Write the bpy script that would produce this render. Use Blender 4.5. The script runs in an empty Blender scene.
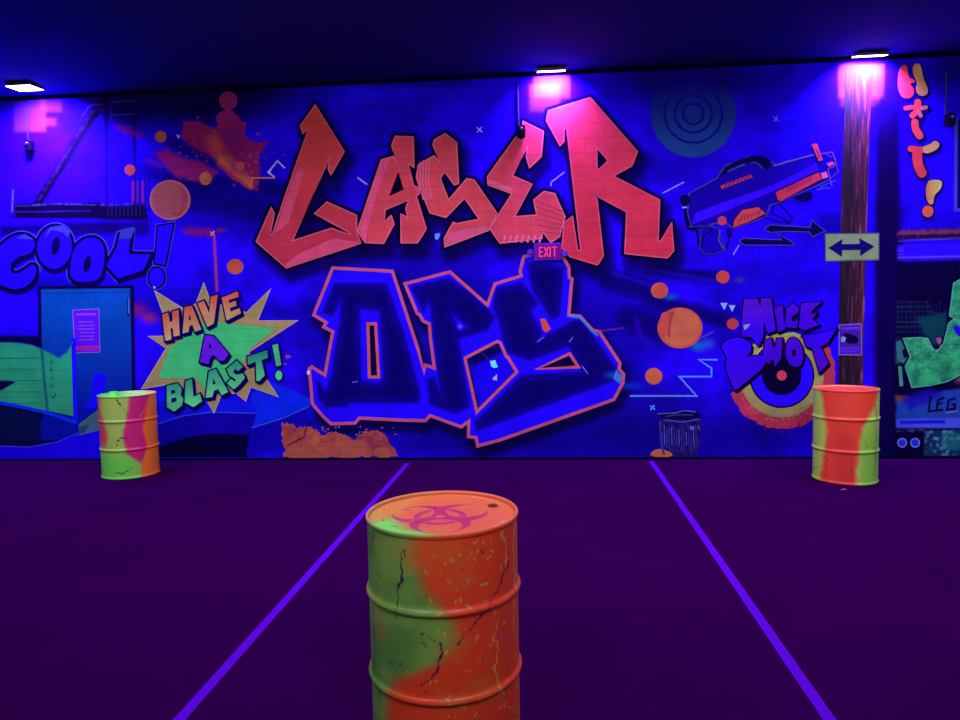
import bpy, bmesh, math, random
import numpy as np
from mathutils import Vector, Matrix
from mathutils.geometry import tessellate_polygon

random.seed(7); rng = np.random.default_rng(7)
sc = bpy.context.scene
COL = sc.collection
PI = math.pi

# ------------------------------------------------------------------ measured room
WY, CEIL = 7.51, 4.29            # mural wall plane, ceiling height (metres)
XL, XR, YF = -8.0, 6.4, -3.0     # side walls, wall behind the viewer
CAMH, FPX = 1.63, 665.0
YAW, PITCH, ROLL = math.radians(4.5), math.radians(3.7), math.radians(1.1)
fw = np.array([-math.sin(YAW)*math.cos(PITCH), math.cos(YAW)*math.cos(PITCH), -math.sin(PITCH)])
hz = np.array([math.cos(YAW), math.sin(YAW), 0.0]); uz = np.cross(hz, fw)
rt = hz*math.cos(ROLL) - uz*math.sin(ROLL); up = uz*math.cos(ROLL) + hz*math.sin(ROLL)

def ray(x, y): return fw + rt*(x-480)/FPX - up*(y-360)/FPX
def wall_pt(x, y):                 # measuring: a spot of the mural -> its place on the wall plane
    d = ray(x, y); t = WY/d[1]
    return d[0]*t, CAMH + d[2]*t
def flat_pt(x, y, z=0.0):          # measuring: a spot on the floor (or at height z)
    d = ray(x, y); t = (z-CAMH)/d[2]
    return d[0]*t, d[1]*t

def lin(c):
    c = np.asarray(c, float)/255.0
    return np.where(c <= 0.04045, c/12.92, ((c+0.055)/1.055)**2.4)

# ------------------------------------------------------------------ materials
def new_mat(name):
    m = bpy.data.materials.new(name); m.use_nodes = True
    nt = m.node_tree; b = nt.nodes['Principled BSDF']
    return m, nt, b
def N(nt, t, **kw):
    n = nt.nodes.new(t)
    for k, v in kw.items(): setattr(n, k, v)
    return n
def simple(name, rgb, rough=0.6, metal=0.0, spec=0.3, bump=0.0, noise=0.0, nscale=40):
    m, nt, b = new_mat(name)
    c = (*lin(rgb), 1)
    b.inputs['Roughness'].default_value = rough; b.inputs['Metallic'].default_value = metal
    b.inputs['Specular IOR Level'].default_value = spec
    tc = N(nt, 'ShaderNodeTexCoord'); nz = N(nt, 'ShaderNodeTexNoise'); nz.inputs['Scale'].default_value = nscale
    nz.inputs['Detail'].default_value = 4
    nt.links.new(tc.outputs['Object'], nz.inputs['Vector'])
    mr = N(nt, 'ShaderNodeMapRange'); mr.inputs['To Min'].default_value = 1-noise; mr.inputs['To Max'].default_value = 1+noise
    nt.links.new(nz.outputs['Fac'], mr.inputs['Value'])
    mx = N(nt, 'ShaderNodeVectorMath', operation='SCALE'); mx.inputs[0].default_value = c[:3]
    nt.links.new(mr.outputs['Result'], mx.inputs['Scale']); nt.links.new(mx.outputs['Vector'], b.inputs['Base Color'])
    if bump:
        bp = N(nt, 'ShaderNodeBump'); bp.inputs['Strength'].default_value = bump; bp.inputs['Distance'].default_value = 0.01
        nt.links.new(nz.outputs['Fac'], bp.inputs['Height']); nt.links.new(bp.outputs['Normal'], b.inputs['Normal'])
    return m

def block_factor(nt):
    """printed block joints and slight wear, tied to the wall itself"""
    g = N(nt, 'ShaderNodeNewGeometry'); sp = N(nt, 'ShaderNodeSeparateXYZ'); cb = N(nt, 'ShaderNodeCombineXYZ')
    nt.links.new(g.outputs['Position'], sp.inputs[0])
    nt.links.new(sp.outputs['X'], cb.inputs['X']); nt.links.new(sp.outputs['Z'], cb.inputs['Y'])
    br = N(nt, 'ShaderNodeTexBrick'); nt.links.new(cb.outputs[0], br.inputs['Vector'])
    br.inputs['Color1'].default_value = (1, 1, 1, 1); br.inputs['Color2'].default_value = (.93, .93, .93, 1)
    br.inputs['Mortar'].default_value = (.78, .78, .78, 1)
    br.inputs['Scale'].default_value = 1.0; br.inputs['Mortar Size'].default_value = 0.006
    br.inputs['Mortar Smooth'].default_value = 0.6
    br.inputs['Brick Width'].default_value = 0.41; br.inputs['Row Height'].default_value = 0.155
    nz = N(nt, 'ShaderNodeTexNoise'); nz.inputs['Scale'].default_value = 5; nz.inputs['Detail'].default_value = 5
    nt.links.new(g.outputs['Position'], nz.inputs['Vector'])
    mr = N(nt, 'ShaderNodeMapRange'); mr.inputs['From Min'].default_value = .3; mr.inputs['From Max'].default_value = .7
    mr.inputs['To Min'].default_value = .86; mr.inputs['To Max'].default_value = 1.1
    nt.links.new(nz.outputs['Fac'], mr.inputs['Value'])
    m = N(nt, 'ShaderNodeVectorMath', operation='SCALE')
    nt.links.new(br.outputs['Color'], m.inputs[0]); nt.links.new(mr.outputs['Result'], m.inputs['Scale'])
    return m.outputs['Vector'], br

_pc = {}
def paint(col):
    """col: (r,g,b) or ((r,g,b),(r,g,b),axis) gradient across the motif"""
    key = repr(col)
    if key in _pc: return _pc[key]
    m, nt, b = new_mat('mural_paint')
    b.inputs['Roughness'].default_value = .85; b.inputs['Specular IOR Level'].default_value = .02
    f, _ = block_factor(nt)
    mx = N(nt, 'ShaderNodeVectorMath', operation='MULTIPLY'); nt.links.new(f, mx.inputs[0])
    if col[0] == 'mottle':
        g = N(nt, 'ShaderNodeNewGeometry'); nz = N(nt, 'ShaderNodeTexNoise'); nz.inputs['Scale'].default_value = col[3]; nz.inputs['Detail'].default_value = 6; nz.inputs['Roughness'].default_value = .7
        nt.links.new(g.outputs['Position'], nz.inputs['Vector'])
        rp = N(nt, 'ShaderNodeValToRGB'); rp.color_ramp.elements[0].color = (*lin(col[1]), 1); rp.color_ramp.elements[1].color = (*lin(col[2]), 1)
        rp.color_ramp.elements[0].position = .38; rp.color_ramp.elements[1].position = .6
        nt.links.new(nz.outputs['Fac'], rp.inputs['Fac']); nt.links.new(rp.outputs['Color'], mx.inputs[1])
    elif isinstance(col[0], (tuple, list)):
        tc = N(nt, 'ShaderNodeTexCoord'); sp = N(nt, 'ShaderNodeSeparateXYZ'); nt.links.new(tc.outputs['Generated'], sp.inputs[0])
        rp = N(nt, 'ShaderNodeValToRGB'); rp.color_ramp.elements[0].color = (*lin(col[0]), 1); rp.color_ramp.elements[1].color = (*lin(col[1]), 1)
        rp.color_ramp.elements[0].position = .2; rp.color_ramp.elements[1].position = .85
        nt.links.new(sp.outputs[col[2]], rp.inputs['Fac']); nt.links.new(rp.outputs['Color'], mx.inputs[1])
    else:
        mx.inputs[1].default_value = tuple(lin(col))
    nt.links.new(mx.outputs[0], b.inputs['Base Color'])
    _pc[key] = m
    return m

def attr_mat(name, attr, rough, spec, blocks=False):
    m, nt, b = new_mat(name)
    b.inputs['Roughness'].default_value = rough; b.inputs['Specular IOR Level'].default_value = spec
    a = N(nt, 'ShaderNodeAttribute', attribute_name=attr)
    if blocks:
        f, br = block_factor(nt)
        mx = N(nt, 'ShaderNodeVectorMath', operation='MULTIPLY'); nt.links.new(f, mx.inputs[0]); nt.links.new(a.outputs['Color'], mx.inputs[1])
        nt.links.new(mx.outputs[0], b.inputs['Base Color'])
    else:
        nt.links.new(a.outputs['Color'], b.inputs['Base Color'])
    return m

# ------------------------------------------------------------------ objects
def tag(o, label=None, cat=None, group=None, kind=None):
    if label: o['label'] = label
    if cat: o['category'] = cat
    if group: o['group'] = group
    if kind: o['kind'] = kind
    return o
def empty(name, loc=(0, 0, 0), parent=None):
    o = bpy.data.objects.new(name, None); COL.objects.link(o); o.location = loc; o.empty_display_size = .1
    if parent: o.parent = parent
    return o
def link_bm(name, bm, mats, parent=None, smooth=False, loc=(0, 0, 0)):
    bmesh.ops.recalc_face_normals(bm, faces=bm.faces)
    me = bpy.data.meshes.new(name); bm.to_mesh(me); bm.free()
    for m in (mats if isinstance(mats, list) else [mats]): me.materials.append(m)
    if smooth:
        for p in me.polygons: p.use_smooth = True
    o = bpy.data.objects.new(name, me); COL.objects.link(o); o.location = loc
    if parent: o.parent = parent
    return o
def box(bm, c, s, rot=None, bevel=0):
    r = bmesh.ops.create_cube(bm, size=1)
    vs = r['verts']
    for v in vs: v.co = Vector((v.co.x*s[0], v.co.y*s[1], v.co.z*s[2]))
    if bevel:
        es = list({e for v in vs for e in v.link_edges})
        rb = bmesh.ops.bevel(bm, geom=es, offset=bevel, segments=2, affect='EDGES', profile=.5)
        vs = list({v for f in rb['faces'] for v in f.verts} | {v for v in vs if v.is_valid})
    for v in vs:
        if rot: v.co = rot @ v.co
        v.co += Vector(c)
def tube(bm, pts, r, seg=10):
    pts = [Vector(p) for p in pts]; rings = []
    for i, p in enumerate(pts):
        d = (pts[min(i+1, len(pts)-1)] - pts[max(i-1, 0)]).normalized()
        a = d.orthogonal().normalized(); b = d.cross(a)
        rings.append([bm.verts.new(p + (a*math.cos(t)+b*math.sin(t))*r) for t in [2*PI*k/seg for k in range(seg)]])
    for i in range(len(rings)-1):
        for k in range(seg): bm.faces.new([rings[i][k], rings[i][(k+1) % seg], rings[i+1][(k+1) % seg], rings[i+1][k]])
    bm.faces.new(rings[0]); bm.faces.new(rings[-1][::-1])
def lathe(bm, prof, seg=32, c=(0, 0, 0), mat=None):
    rings = []
    for r, z in prof:
        ring = []
        for k in range(seg):
            a = 2*PI*k/seg; v = Vector((r*math.cos(a), r*math.sin(a), z))
            if mat: v = mat @ v
            ring.append(bm.verts.new(v + Vector(c)))
        rings.append(ring)
    for i in range(len(rings)-1):
        for k in range(seg): bm.faces.new([rings[i][k], rings[i][(k+1) % seg], rings[i+1][(k+1) % seg], rings[i+1][k]])
    bm.faces.new(rings[0][::-1]); bm.faces.new(rings[-1])

# ------------------------------------------------------------------ drawing frames used to note down the mural
def T(x0, y0, s, pts): return [(x0+x/s, y0+y/s) for x, y in pts]
def ell(cx, cy, rx, ry, n=40, rot=0):
    c, s = math.cos(rot), math.sin(rot)
    return [(cx+rx*math.cos(t)*c-ry*math.sin(t)*s, cy+rx*math.cos(t)*s+ry*math.sin(t)*c) for t in [2*PI*i/n for i in range(n)]]
def jag(poly, amp, step=3.0, seed=1):
    r = random.Random(seed); out = []
    for i, (x, y) in enumerate(poly):
        x2, y2 = poly[(i+1) % len(poly)]
        L = math.hypot(x2-x, y2-y); n = max(1, int(L/step))
        nx, ny = (-(y2-y)/max(L, 1e-6), (x2-x)/max(L, 1e-6))
        for k in range(n):
            t = k/n; a = r.uniform(-amp, amp)
            out.append((x+(x2-x)*t+nx*a, y+(y2-y)*t+ny*a))
    return out
def smooth_poly(poly, it=2, closed=True):
    for _ in range(it):
        out = []
        n = len(poly)
        for i in range(n if closed else n-1):
            a, b = poly[i], poly[(i+1) % n]
            out += [(a[0]*.75+b[0]*.25, a[1]*.75+b[1]*.25), (a[0]*.25+b[0]*.75, a[1]*.25+b[1]*.75)]
        if not closed: out = [poly[0]] + out + [poly[-1]]
        poly = out
    return poly

class Motif:
    """flat paint on the wall: several colours, one mesh"""
    def __init__(s): s.k = 0; s.v = []; s.f = []; s.m = []; s.mats = []
    def _mi(s, col):
        m = paint(col)
        if m not in s.mats: s.mats.append(m)
        return s.mats.index(m)
    def add(s, poly, col, layer=1, holes=()):
        loops = [poly] + list(holes)
        vecs = [[Vector((x, y, 0)) for x, y in L] for L in loops]
        flat = [p for L in loops for p in L]
        base = len(s.v); y = -.0008*layer - .000008*s.k; s.k += 1
        for p in flat:
            X, Z = wall_pt(*p); s.v.append((X, y, min(max(Z, 0.002), CEIL-.002)))
        mi = s._mi(col)
        for t in tessellate_polygon(vecs):
            a, b, c = (flat[i] for i in t)
            if (b[0]-a[0])*(c[1]-a[1])-(b[1]-a[1])*(c[0]-a[0]) < 0: t = (t[0], t[2], t[1])
            if len(set(t)) == 3: s.f.append([base+i for i in t]); s.m.append(mi)
        return s
    def stroke(s, pts, w, col, layer=1, closed=False, cap=False):
        n = len(pts); L = []; R = []
        for i in range(n):
            p = pts[i]
            q0 = pts[(i-1) % n] if (closed or i > 0) else None
            q1 = pts[(i+1) % n] if (closed or i < n-1) else None
            def nrm(a, b):
                l = math.hypot(b[0]-a[0], b[1]-a[1]) or 1e-6
                return (-(b[1]-a[1])/l, (b[0]-a[0])/l)
            n0 = nrm(q0, p) if q0 else nrm(p, q1); n1 = nrm(p, q1) if q1 else n0
            mx, my = n0[0]+n1[0], n0[1]+n1[1]; ml = math.hypot(mx, my)
            if ml < .35: mx, my, k = n0[0], n0[1], 1
            else:
                mx /= ml; my /= ml; k = min(1/max(mx*n0[0]+my*n0[1], .3), 2.2)
            h = w/2*k
            L.append((p[0]+mx*h, p[1]+my*h)); R.append((p[0]-mx*h, p[1]-my*h))
        for i in range(n if closed else n-1):
            j = (i+1) % n
            s.add([L[i], L[j], R[j], R[i]], col, layer)
        if cap:
            s.add(ell(*pts[0], w/2, w/2, 16), col, layer); s.add(ell(*pts[-1], w/2, w/2, 16), col, layer)
        return s
    def glyph(s, poly, fill, line, lw=2.2, sh=(0, 0), holes=(), edge=None, layer=4):
        if sh != (0, 0):
            P = [(x+sh[0], y+sh[1]) for x, y in poly]
            s.add(P, line, layer-2); s.stroke(P, lw*1.6, line, layer-2, True)
            P = [(x+sh[0]/2, y+sh[1]/2) for x, y in poly]; s.stroke(P, lw*1.8, line, layer-2, True)
        s.stroke(poly, lw*2, line, layer-1, True)
        s.add(poly, fill, layer, holes)
        for h in holes: s.add(h, line, layer-1)
        if edge: s.stroke(poly, edge[1], edge[0], layer+1, True)
        return s
    def build(s, name, parent, label=None):
        me = bpy.data.meshes.new(name); me.from_pydata(s.v, [], s.f)
        for m in s.mats: me.materials.append(m)
        me.polygons.foreach_set('material_index', s.m); me.update()
        o = bpy.data.objects.new(name, me); COL.objects.link(o); o.parent = parent
        if label: o['label'] = label
        return o

# ================================================================== wall_back with airbrushed ground colour
STEP = .0125
nx = int((XR-XL)/STEP)+1; nz = int(CEIL/STEP)+1
gx = np.linspace(XL, XR, nx); gz = np.linspace(0, CEIL, nz)
GX, GZ = np.meshgrid(gx, gz)
D = np.stack([GX, np.full_like(GX, WY), GZ-CAMH], -1)
dz = D@fw; PX = 480+FPX*(D@rt)/dz; PY = 360-FPX*(D@up)/dz
IMG = np.zeros((nz, nx, 3))

def vnoise(X, Y, scale, seed):
    r = np.random.default_rng(seed); g = r.random((256, 256))
    x = X/scale+1000; y = Y/scale+1000
    xi = np.floor(x).astype(int); yi = np.floor(y).astype(int); fx = x-xi; fy = y-yi
    fx = fx*fx*(3-2*fx); fy = fy*fy*(3-2*fy)
    a = g[yi % 256, xi % 256]; b = g[yi % 256, (xi+1) % 256]; c = g[(yi+1) % 256, xi % 256]; d = g[(yi+1) % 256, (xi+1) % 256]
    return (a*(1-fx)+b*fx)*(1-fy)+(c*(1-fx)+d*fx)*fy
def fbm(X, Y, scale, seed, o=4):
    s = 0; t = 0
    for i in range(o): s = s+vnoise(X, Y, scale/2**i, seed+i)/2**i; t += 1/2**i
    return s/t
def sstep(e0, e1, x):
    t = np.clip((x-e0)/(e1-e0), 0, 1); return t*t*(3-2*t)
def _box(x0, y0, x1, y1):
    m = (PX > x0) & (PX < x1) & (PY > y0) & (PY < y1)
    r = np.where(m.any(1))[0]; c = np.where(m.any(0))[0]
    if len(r) == 0 or len(c) == 0: return None
    return slice(r[0], r[-1]+1), slice(c[0], c[-1]+1)
def seg_d(X, Y, a, b):
    dx, dy = b[0]-a[0], b[1]-a[1]; l = dx*dx+dy*dy+1e-9
    t = np.clip(((X-a[0])*dx+(Y-a[1])*dy)/l, 0, 1)
    return np.hypot(X-a[0]-t*dx, Y-a[1]-t*dy)
def sdf(poly, X, Y):
    d = np.full(X.shape, 1e9); ins = np.zeros(X.shape, bool); n = len(poly)
    for i in range(n):
        a, b = poly[i], poly[(i+1) % n]
        d = np.minimum(d, seg_d(X, Y, a, b))
        c = ((a[1] > Y) != (b[1] > Y))
        with np.errstate(divide='ignore', invalid='ignore'):
            xx = (b[0]-a[0])*(Y-a[1])/((b[1]-a[1]) or 1e-9)+a[0]
        ins ^= c & (X < xx)
    return np.where(ins, -d, d)
def mixin(sl, col, al):
    IMG[sl] = IMG[sl]*(1-al[..., None]) + np.asarray(col, float)*al[..., None]
def soft(poly, col, blur=2, grow=0, alpha=1, off=(0, 0), rough=0, rs=8, seed=5):
    P = [(x+off[0], y+off[1]) for x, y in poly]; m = blur+grow+rough+2
    xs = [p[0] for p in P]; ys = [p[1] for p in P]
    sl = _box(min(xs)-m, min(ys)-m, max(xs)+m, max(ys)+m)
    if sl is None: return
    X, Y = PX[sl], PY[sl]; d = sdf(P, X, Y)-grow
    if rough: d = d+(fbm(X, Y, rs, seed)-.5)*2*rough
    mixin(sl, col, alpha*(1-sstep(-blur, blur, d)))
def softline(pts, w, col, blur=1, alpha=1, rough=0, rs=5, seed=3):
    m = w+blur+2; xs = [p[0] for p in pts]; ys = [p[1] for p in pts]
    sl = _box(min(xs)-m, min(ys)-m, max(xs)+m, max(ys)+m)
    if sl is None: return
    X, Y = PX[sl], PY[sl]; d = np.full(X.shape, 1e9)
    for a, b in zip(pts[:-1], pts[1:]): d = np.minimum(d, seg_d(X, Y, a, b))
    if rough: d = d+(fbm(X, Y, rs, seed)-.5)*2*rough
    mixin(sl, col, alpha*(1-sstep(w/2-blur, w/2+blur, d)))
def blob(cx, cy, rx, ry, col, alpha=1, rot=0, hard=0.0):
    M = max(rx, ry)*1.05
    sl = _box(cx-M, cy-M, cx+M, cy+M)
    if sl is None: return
    X, Y = PX[sl]-cx, PY[sl]-cy; c, s = math.cos(rot), math.sin(rot)
    u = (X*c+Y*s)/rx; v = (-X*s+Y*c)/ry
    mixin(sl, col, alpha*(1-sstep(hard, 1, np.hypot(u, v))))

# ---- letter outlines (LASER, OPS)
L_ = T(250, 90, 6, [(392,90),(566,370),(486,510),(468,472),(482,400),(255,905),(488,830),(590,865),(606,866),(585,850),(388,742),(462,672),(640,752),(640,850),(665,920),(218,1068),(38,910),(128,705),(146,742),(122,865),(135,868),(205,655),(350,235),(318,262),(302,215)])
A_ = T(350, 120, 6, [(272,98),(380,102),(384,285),(348,262),(384,398),(412,404),(420,440),(398,455),(458,655),(405,738),(307,738),(305,565),(330,575),(347,590),(335,530),(352,480),(185,550),(212,545),(205,612),(248,572),(265,625),(202,742),(90,735),(45,665),(188,240),(262,218),(280,262),(250,155)])
A_h = T(350, 120, 6, [(290,308),(322,418),(235,458)])
S_ = T(420, 150, 6, [(152,-98),(220,-45),(232,202),(205,210),(148,130),(122,172),(172,300),(280,172),(325,180),(462,380),(412,482),(150,582),(145,530),(200,432),(220,442),(355,415),(268,290),(155,405),(60,378),(-5,215),(-22,165),(-10,90),(85,35),(118,70),(78,-30),(85,-60)])
E_ = T(420, 150, 6, [(577,-80),(612,-50),(618,-172),(741,-112),(727,40),(657,108),(637,40),(648,-25),(555,155),(672,205),(568,400),(700,390),(682,300),(745,248),(808,262),(870,400),(838,520),(785,555),(735,490),(732,530),(480,560),(418,470),(552,262),(408,210),(405,160)])
R_ = T(530, 90, 6, [(98,185),(110,125),(362,45),(645,370),(612,455),(500,517),(778,660),(768,910),(785,905),(850,795),(862,965),(825,1008),(568,982),(580,732),(380,628),(402,655),(440,995),(405,1050),(240,1000),(190,950),(205,795),(255,758),(285,960),(305,965),(220,235),(205,228),(205,310),(180,335)])
R_h = T(530, 90, 6, [(402,350),(468,425),(415,475),(402,470)])
OPS = [(332.8,268),(392.5,271.3),(418.1,349.4),(424,372),(425,365),(434.4,368),(430.6,340),(429.4,323.8),(423,321),(420,315),(417.5,313.8),(405,283.8),(450,271.9),(487.5,305),(495,283.8),(520,276.3),(521.3,275.6),(520,271),(523.8,256.9),(530,255),(562,256),(568.8,266.9),(569.4,277.5),(571.9,278.8),(568.8,315),(580,316.3),(592.5,330),(599.3,331.7),(620.1,363.4),(619,369),(623.7,374.2),(622.8,383.2),(613.8,399.5),(500,440),(477.8,446),(476,437.5),(468.4,436.6),(468.8,421.3),(461.3,426.9),(430,415.6),(425.6,420.6),(400,420),(359.4,418.1),(355,423.1),(331.3,423.8),(323,416.3),(312.5,403.8),(309.4,368.8),(311.9,366.9),(325,375),(331.3,340),(333,331.9),(323.8,326.9),(326.3,322.5),(313.8,315)]
OPS_h = [[(368,323.8),(375.6,323.8),(378.8,376.9),(369.4,376.9)],
         [(497.5,341.3),(500.5,343),(506.3,356.3),(508,357.5),(516.9,371.9),(476.9,411.9),(465,358.1)],
         [(569.7,353.6),(578.3,367),(537,369)]]
OPS_dark = [([(335,284),(386,284),(404,335),(420,395),(418,402.5),(350,402.5),(347,406),(326,407),(319,398),(317,382),(320,384),(326,394),(333,372),(336,350),(341,320),(341,298),(332,316),(323,312)],
             [[(359,308),(380,310),(384,378),(380,384),(361,382)]]),
            ([(411,287),(449,279),(470,293),(487,309),(494,317),(487,330),(458,338),(469,407),(455,413),(430,404),(428,380),(434,378),(442,400),(437,365),(434,335),(431,308),(427.5,300),(424,312)],
             [[(452,313.8),(468.8,327.5),(458.8,333)]]),
            ([(527.5,262.5),(563,268),(559.4,315),(552,319),(533,290)], []),
            ([(496,289),(522,283),(538,303),(530,310),(541,333),(538,341),(573,321),(582,321),(616,369),(617,377),(612,381),(477,430),(476,422),(522,376),(582,372),(569,346),(529,360),(507,352),(499,320),(494,308)], [])]

# ---- airbrushed ground
IMG[:] = (36, 0, 250)
n1 = fbm(PX, PY*1.6, 90, 11); n2 = fbm(PX, PY, 26, 31); n3 = fbm(PX+PY*.8, PY*2.2, 40, 51)
sh = sstep(.45, .75, n1)*.55 + sstep(.5, .8, n2)*.25 + sstep(.52, .8, n3)*.25
IMG += (np.array((14, 2, 150))-IMG)*np.clip(sh, 0, .9)[..., None]
# dark between the lamps painted in along the top, plus darker printed alleys
blob(200, 88, 150, 62, (6, 0, 46), .93, 0, .25)
blob(125, 100, 50, 34, (10, 0, 70), .8, 0, .2)
blob(690, 76, 130, 40, (8, 0, 70), .75, 0, .2)
blob(410, 78, 110, 16, (10, 0, 90), .7, 0, .1)
blob(960, 70, 45, 34, (8, 0, 70), .7, 0, .1)
blob(560, 440, 330, 50, (12, 0, 105), .75)
blob(660, 420, 90, 60, (14, 0, 110), .6)
blob(230, 225, 120, 25, (16, 0, 150), .7, .15)
blob(640, 330, 60, 40, (20, 0, 150), .6)
blob(590, 290, 70, 40, (20, 0, 160), .5)
blob(760, 430, 70, 40, (14, 0, 110), .7)
blob(420, 255, 120, 20, (14, 0, 120), .7)
# long flight trails of the paint balls
for a, b, w, c, al in [((168,140),(215,165),12,(14,0,120),.8),((140,172),(300,200),14,(14,0,130),.8),((205,185),(330,210),30,(16,0,140),.8),((205,180),(300,190),16,(10,0,120),.7),
                       ((655,288),(560,270),14,(14,0,140),.6),((718,277),(630,272),12,(14,0,130),.7),((728,322),(650,305),12,(14,0,120),.7),((670,325),(610,310),30,(18,0,150),.6)]:
    softline([a, b], w, c, w*.4, al)
for a, b, w in [((655,289),(612,276),13),((728,322),(606,284),13),((718,277),(648,270),9),((670,334),(628,318),22),((205,190),(168,180),10),((300,196),(262,186),12),((310,222),(195,200),22)]:
    softline([a, b], w, (12, 0, 104), w*.35, .85)
softline([(610,262),(720,282)], 3, (44, 10, 250), 2, .5); softline([(602,270),(724,308)], 3, (40, 10, 240), 2, .5)
# scaffold art upper left
softline([(32,212),(58,172),(82,132),(102,102)], 9, (9, 0, 30), 2, .97, 1.5, 5)
softline([(36,205),(60,165),(84,125),(102,98)], 2, (80, 40, 110), .8, .35, 2.5, 2.5, 9)
softline([(95,104),(106,110),(104,125)], 10, (26, 0, 130), 4, .7)
soft([(12,204),(100,202),(100,204),(146,203),(148,220),(12,218)], (6, 0, 34), 1.5, 0, .95, rough=1)
softline([(12,206),(60,204),(104,205),(146,204)], 1.2, (90, 80, 160), .7, .7, 1.0, 3)
for x in range(108,146,4): softline([(x,204),(x,216)], .8, (70,60,140), .6, .5)
softline([(12,212),(90,211)], 1, (70, 50, 170), .8, .6)
softline([(12,188),(14,216)], 3, (30, 10, 110), 1, .9); softline([(13,190),(12,212)], 1, (120, 130, 220), .6, .8)
softline([(106,100),(107,205)], 3, (10, 0, 60), 1, .8); softline([(134,95),(135,205)], 3.5, (10, 0, 60), 1.2, .8)
softline([(110,102),(112,120)], .9, (90, 50, 190), .6, .6); softline([(113,102),(135,101)], 1.1, (80, 50, 190), .6, .7); softline([(113,115),(135,114)], 1.1, (80, 50, 190), .6, .7)
softline([(82,116),(90,105),(104,104)], 1, (130, 80, 230), .6, .6)
soft([(112,150),(145,148),(148,206),(110,206)], (24, 0, 200), 6, 0, .4)
for x in (133, 138, 143): softline([(x,182),(x,202)], 2, (170, 40, 60), 1, .8)
softline([(118,128),(140,135)], 7, (140, 20, 90), 3, .6, 3, 6)
softline([(148,160),(160,166)], 5, (150, 20, 120), 2, .5)
for x in (139, 145, 149): softline([(x,178),(x,212)], 1.4, (10, 0, 60), .8, .8)
soft([(0,226),(38,223),(60,224),(118,223),(118,230),(0,236)], (10, 0, 60), 5, 0, .85)
soft([(60,222),(150,220),(150,236),(60,238)], (14, 0, 80), 5, 0, .8)
# pale block patches, with extra lamp glare painted into their colour
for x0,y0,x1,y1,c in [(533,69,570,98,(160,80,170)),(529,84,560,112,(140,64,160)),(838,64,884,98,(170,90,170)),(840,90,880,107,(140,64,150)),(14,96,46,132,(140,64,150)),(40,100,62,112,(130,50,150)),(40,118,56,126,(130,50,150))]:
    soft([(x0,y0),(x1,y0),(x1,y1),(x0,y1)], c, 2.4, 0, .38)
# purple-red splash, upper left
soft(T(110,80,6,[(440,270),(470,235),(640,290),(650,200),(760,220),(820,260),(800,340),(850,370),(930,360),(940,400),(880,450),(900,540),(880,660),(830,650),(740,600),(620,500),(500,420),(420,330)]), (132, 20, 84), .9, 0, .97, rough=3.5, rs=4.5)
soft(T(110,80,6,[(560,330),(640,320),(720,430),(800,560),(850,640),(760,600),(640,500)]), (176, 60, 62), 5, 0, .8, rough=3)
soft(T(110,80,6,[(660,300),(780,290),(800,400),(700,420)]), (105, 18, 110), 6, 0, .6)
soft(T(110,80,6,[(630,470),(720,450),(860,600),(845,655)]), (200, 92, 62), 3, 0, .75)
soft(T(110,80,6,[(260,430),(330,412),(560,500),(650,560),(600,620),(420,590),(350,540)]), (158, 28, 92), 3.5, 0, .85, rough=3)
soft(T(110,80,6,[(340,355),(420,360),(640,480),(630,520),(480,450)]), (16, 0, 130), 3, 0, .9)
soft(T(110,170,6,[(420,345),(600,350),(700,360),(600,410),(520,390),(430,375)]), (150, 24, 80), 3, 0, .7, rough=4, rs=5)
blob(132, 310, 26, 14, (160, 20, 90), .8); blob(150, 318, 14, 10, (190, 40, 80), .7)
softline([(214,236),(217,290)], 3, (190, 50, 130), 1, .85)
for i in range(60):
    a = rng.uniform(-PI, PI); r = rng.normal(40, 10); q = rng.uniform(.6, 1.8)
    blob(228+r*math.cos(a)*.9, 148+r*math.sin(a)*.7, q, q, [(150, 30, 80), (190, 80, 70), (120, 60, 200)][i % 3], .8, 0, .4)
for i in range(24):
    x, y = rng.uniform(232, 262), rng.uniform(150, 186); q = rng.uniform(.6, 1.5); blob(x, y, q, q, (190, 80, 90), .8, 0, .4)
soft([(222,150),(236,150),(248,176),(232,172)], (110, 16, 96), 4, 0, .5)
# ground under OPS letters
soft([(300,300),(330,262),(400,262),(500,280),(570,268),(640,370),(630,400),(480,455),(300,430)], (12, 0, 110), 12, 0, .35)
soft(OPS, (6, 0, 52), 5, 5, .85, off=(3, 7))
soft(OPS, (34, 4, 255), 1, 0, 1)
for P, H in OPS_dark:
    xs = [p[0] for p in P]; ys = [p[1] for p in P]
    sl = _box(min(xs)-8, min(ys)-8, max(xs)+8, max(ys)+8); X, Y = PX[sl], PY[sl]
    d = sdf(P, X, Y)
    for h in H: d = np.maximum(d, -sdf(h, X, Y))
    cc = np.array((14, 0, 128))
    mixin(sl, cc, .97*(1-sstep(-1.5, 3.0, d)))
    mixin(sl, (9, 0, 96), .7*(1-sstep(-9, -2, d)))
for h in OPS_h[:1]+OPS_h[2:]: soft(h, (8, 0, 60), .8)
soft(OPS_h[1], (26, 2, 235), 1); soft([(467,358),(497,342),(503,352),(485,360),(474,366)], (8, 0, 70), 3, 0, .9)
softline([(468,359),(478,408)], 2.5, (8, 0, 70), 1, .8)
blob(460, 326.5, 4, 4, (120, 90, 255), .9)
# black halo and drop shadow behind LASER
for P in (L_, A_, S_, E_, R_):
    soft(P, (6, 0, 46), 7, 6, .75, off=(5, 9))
for P in (L_, A_, S_, E_, R_):
    soft(P, (5, 0, 40), 1.3, 3.6, 1)
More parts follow.
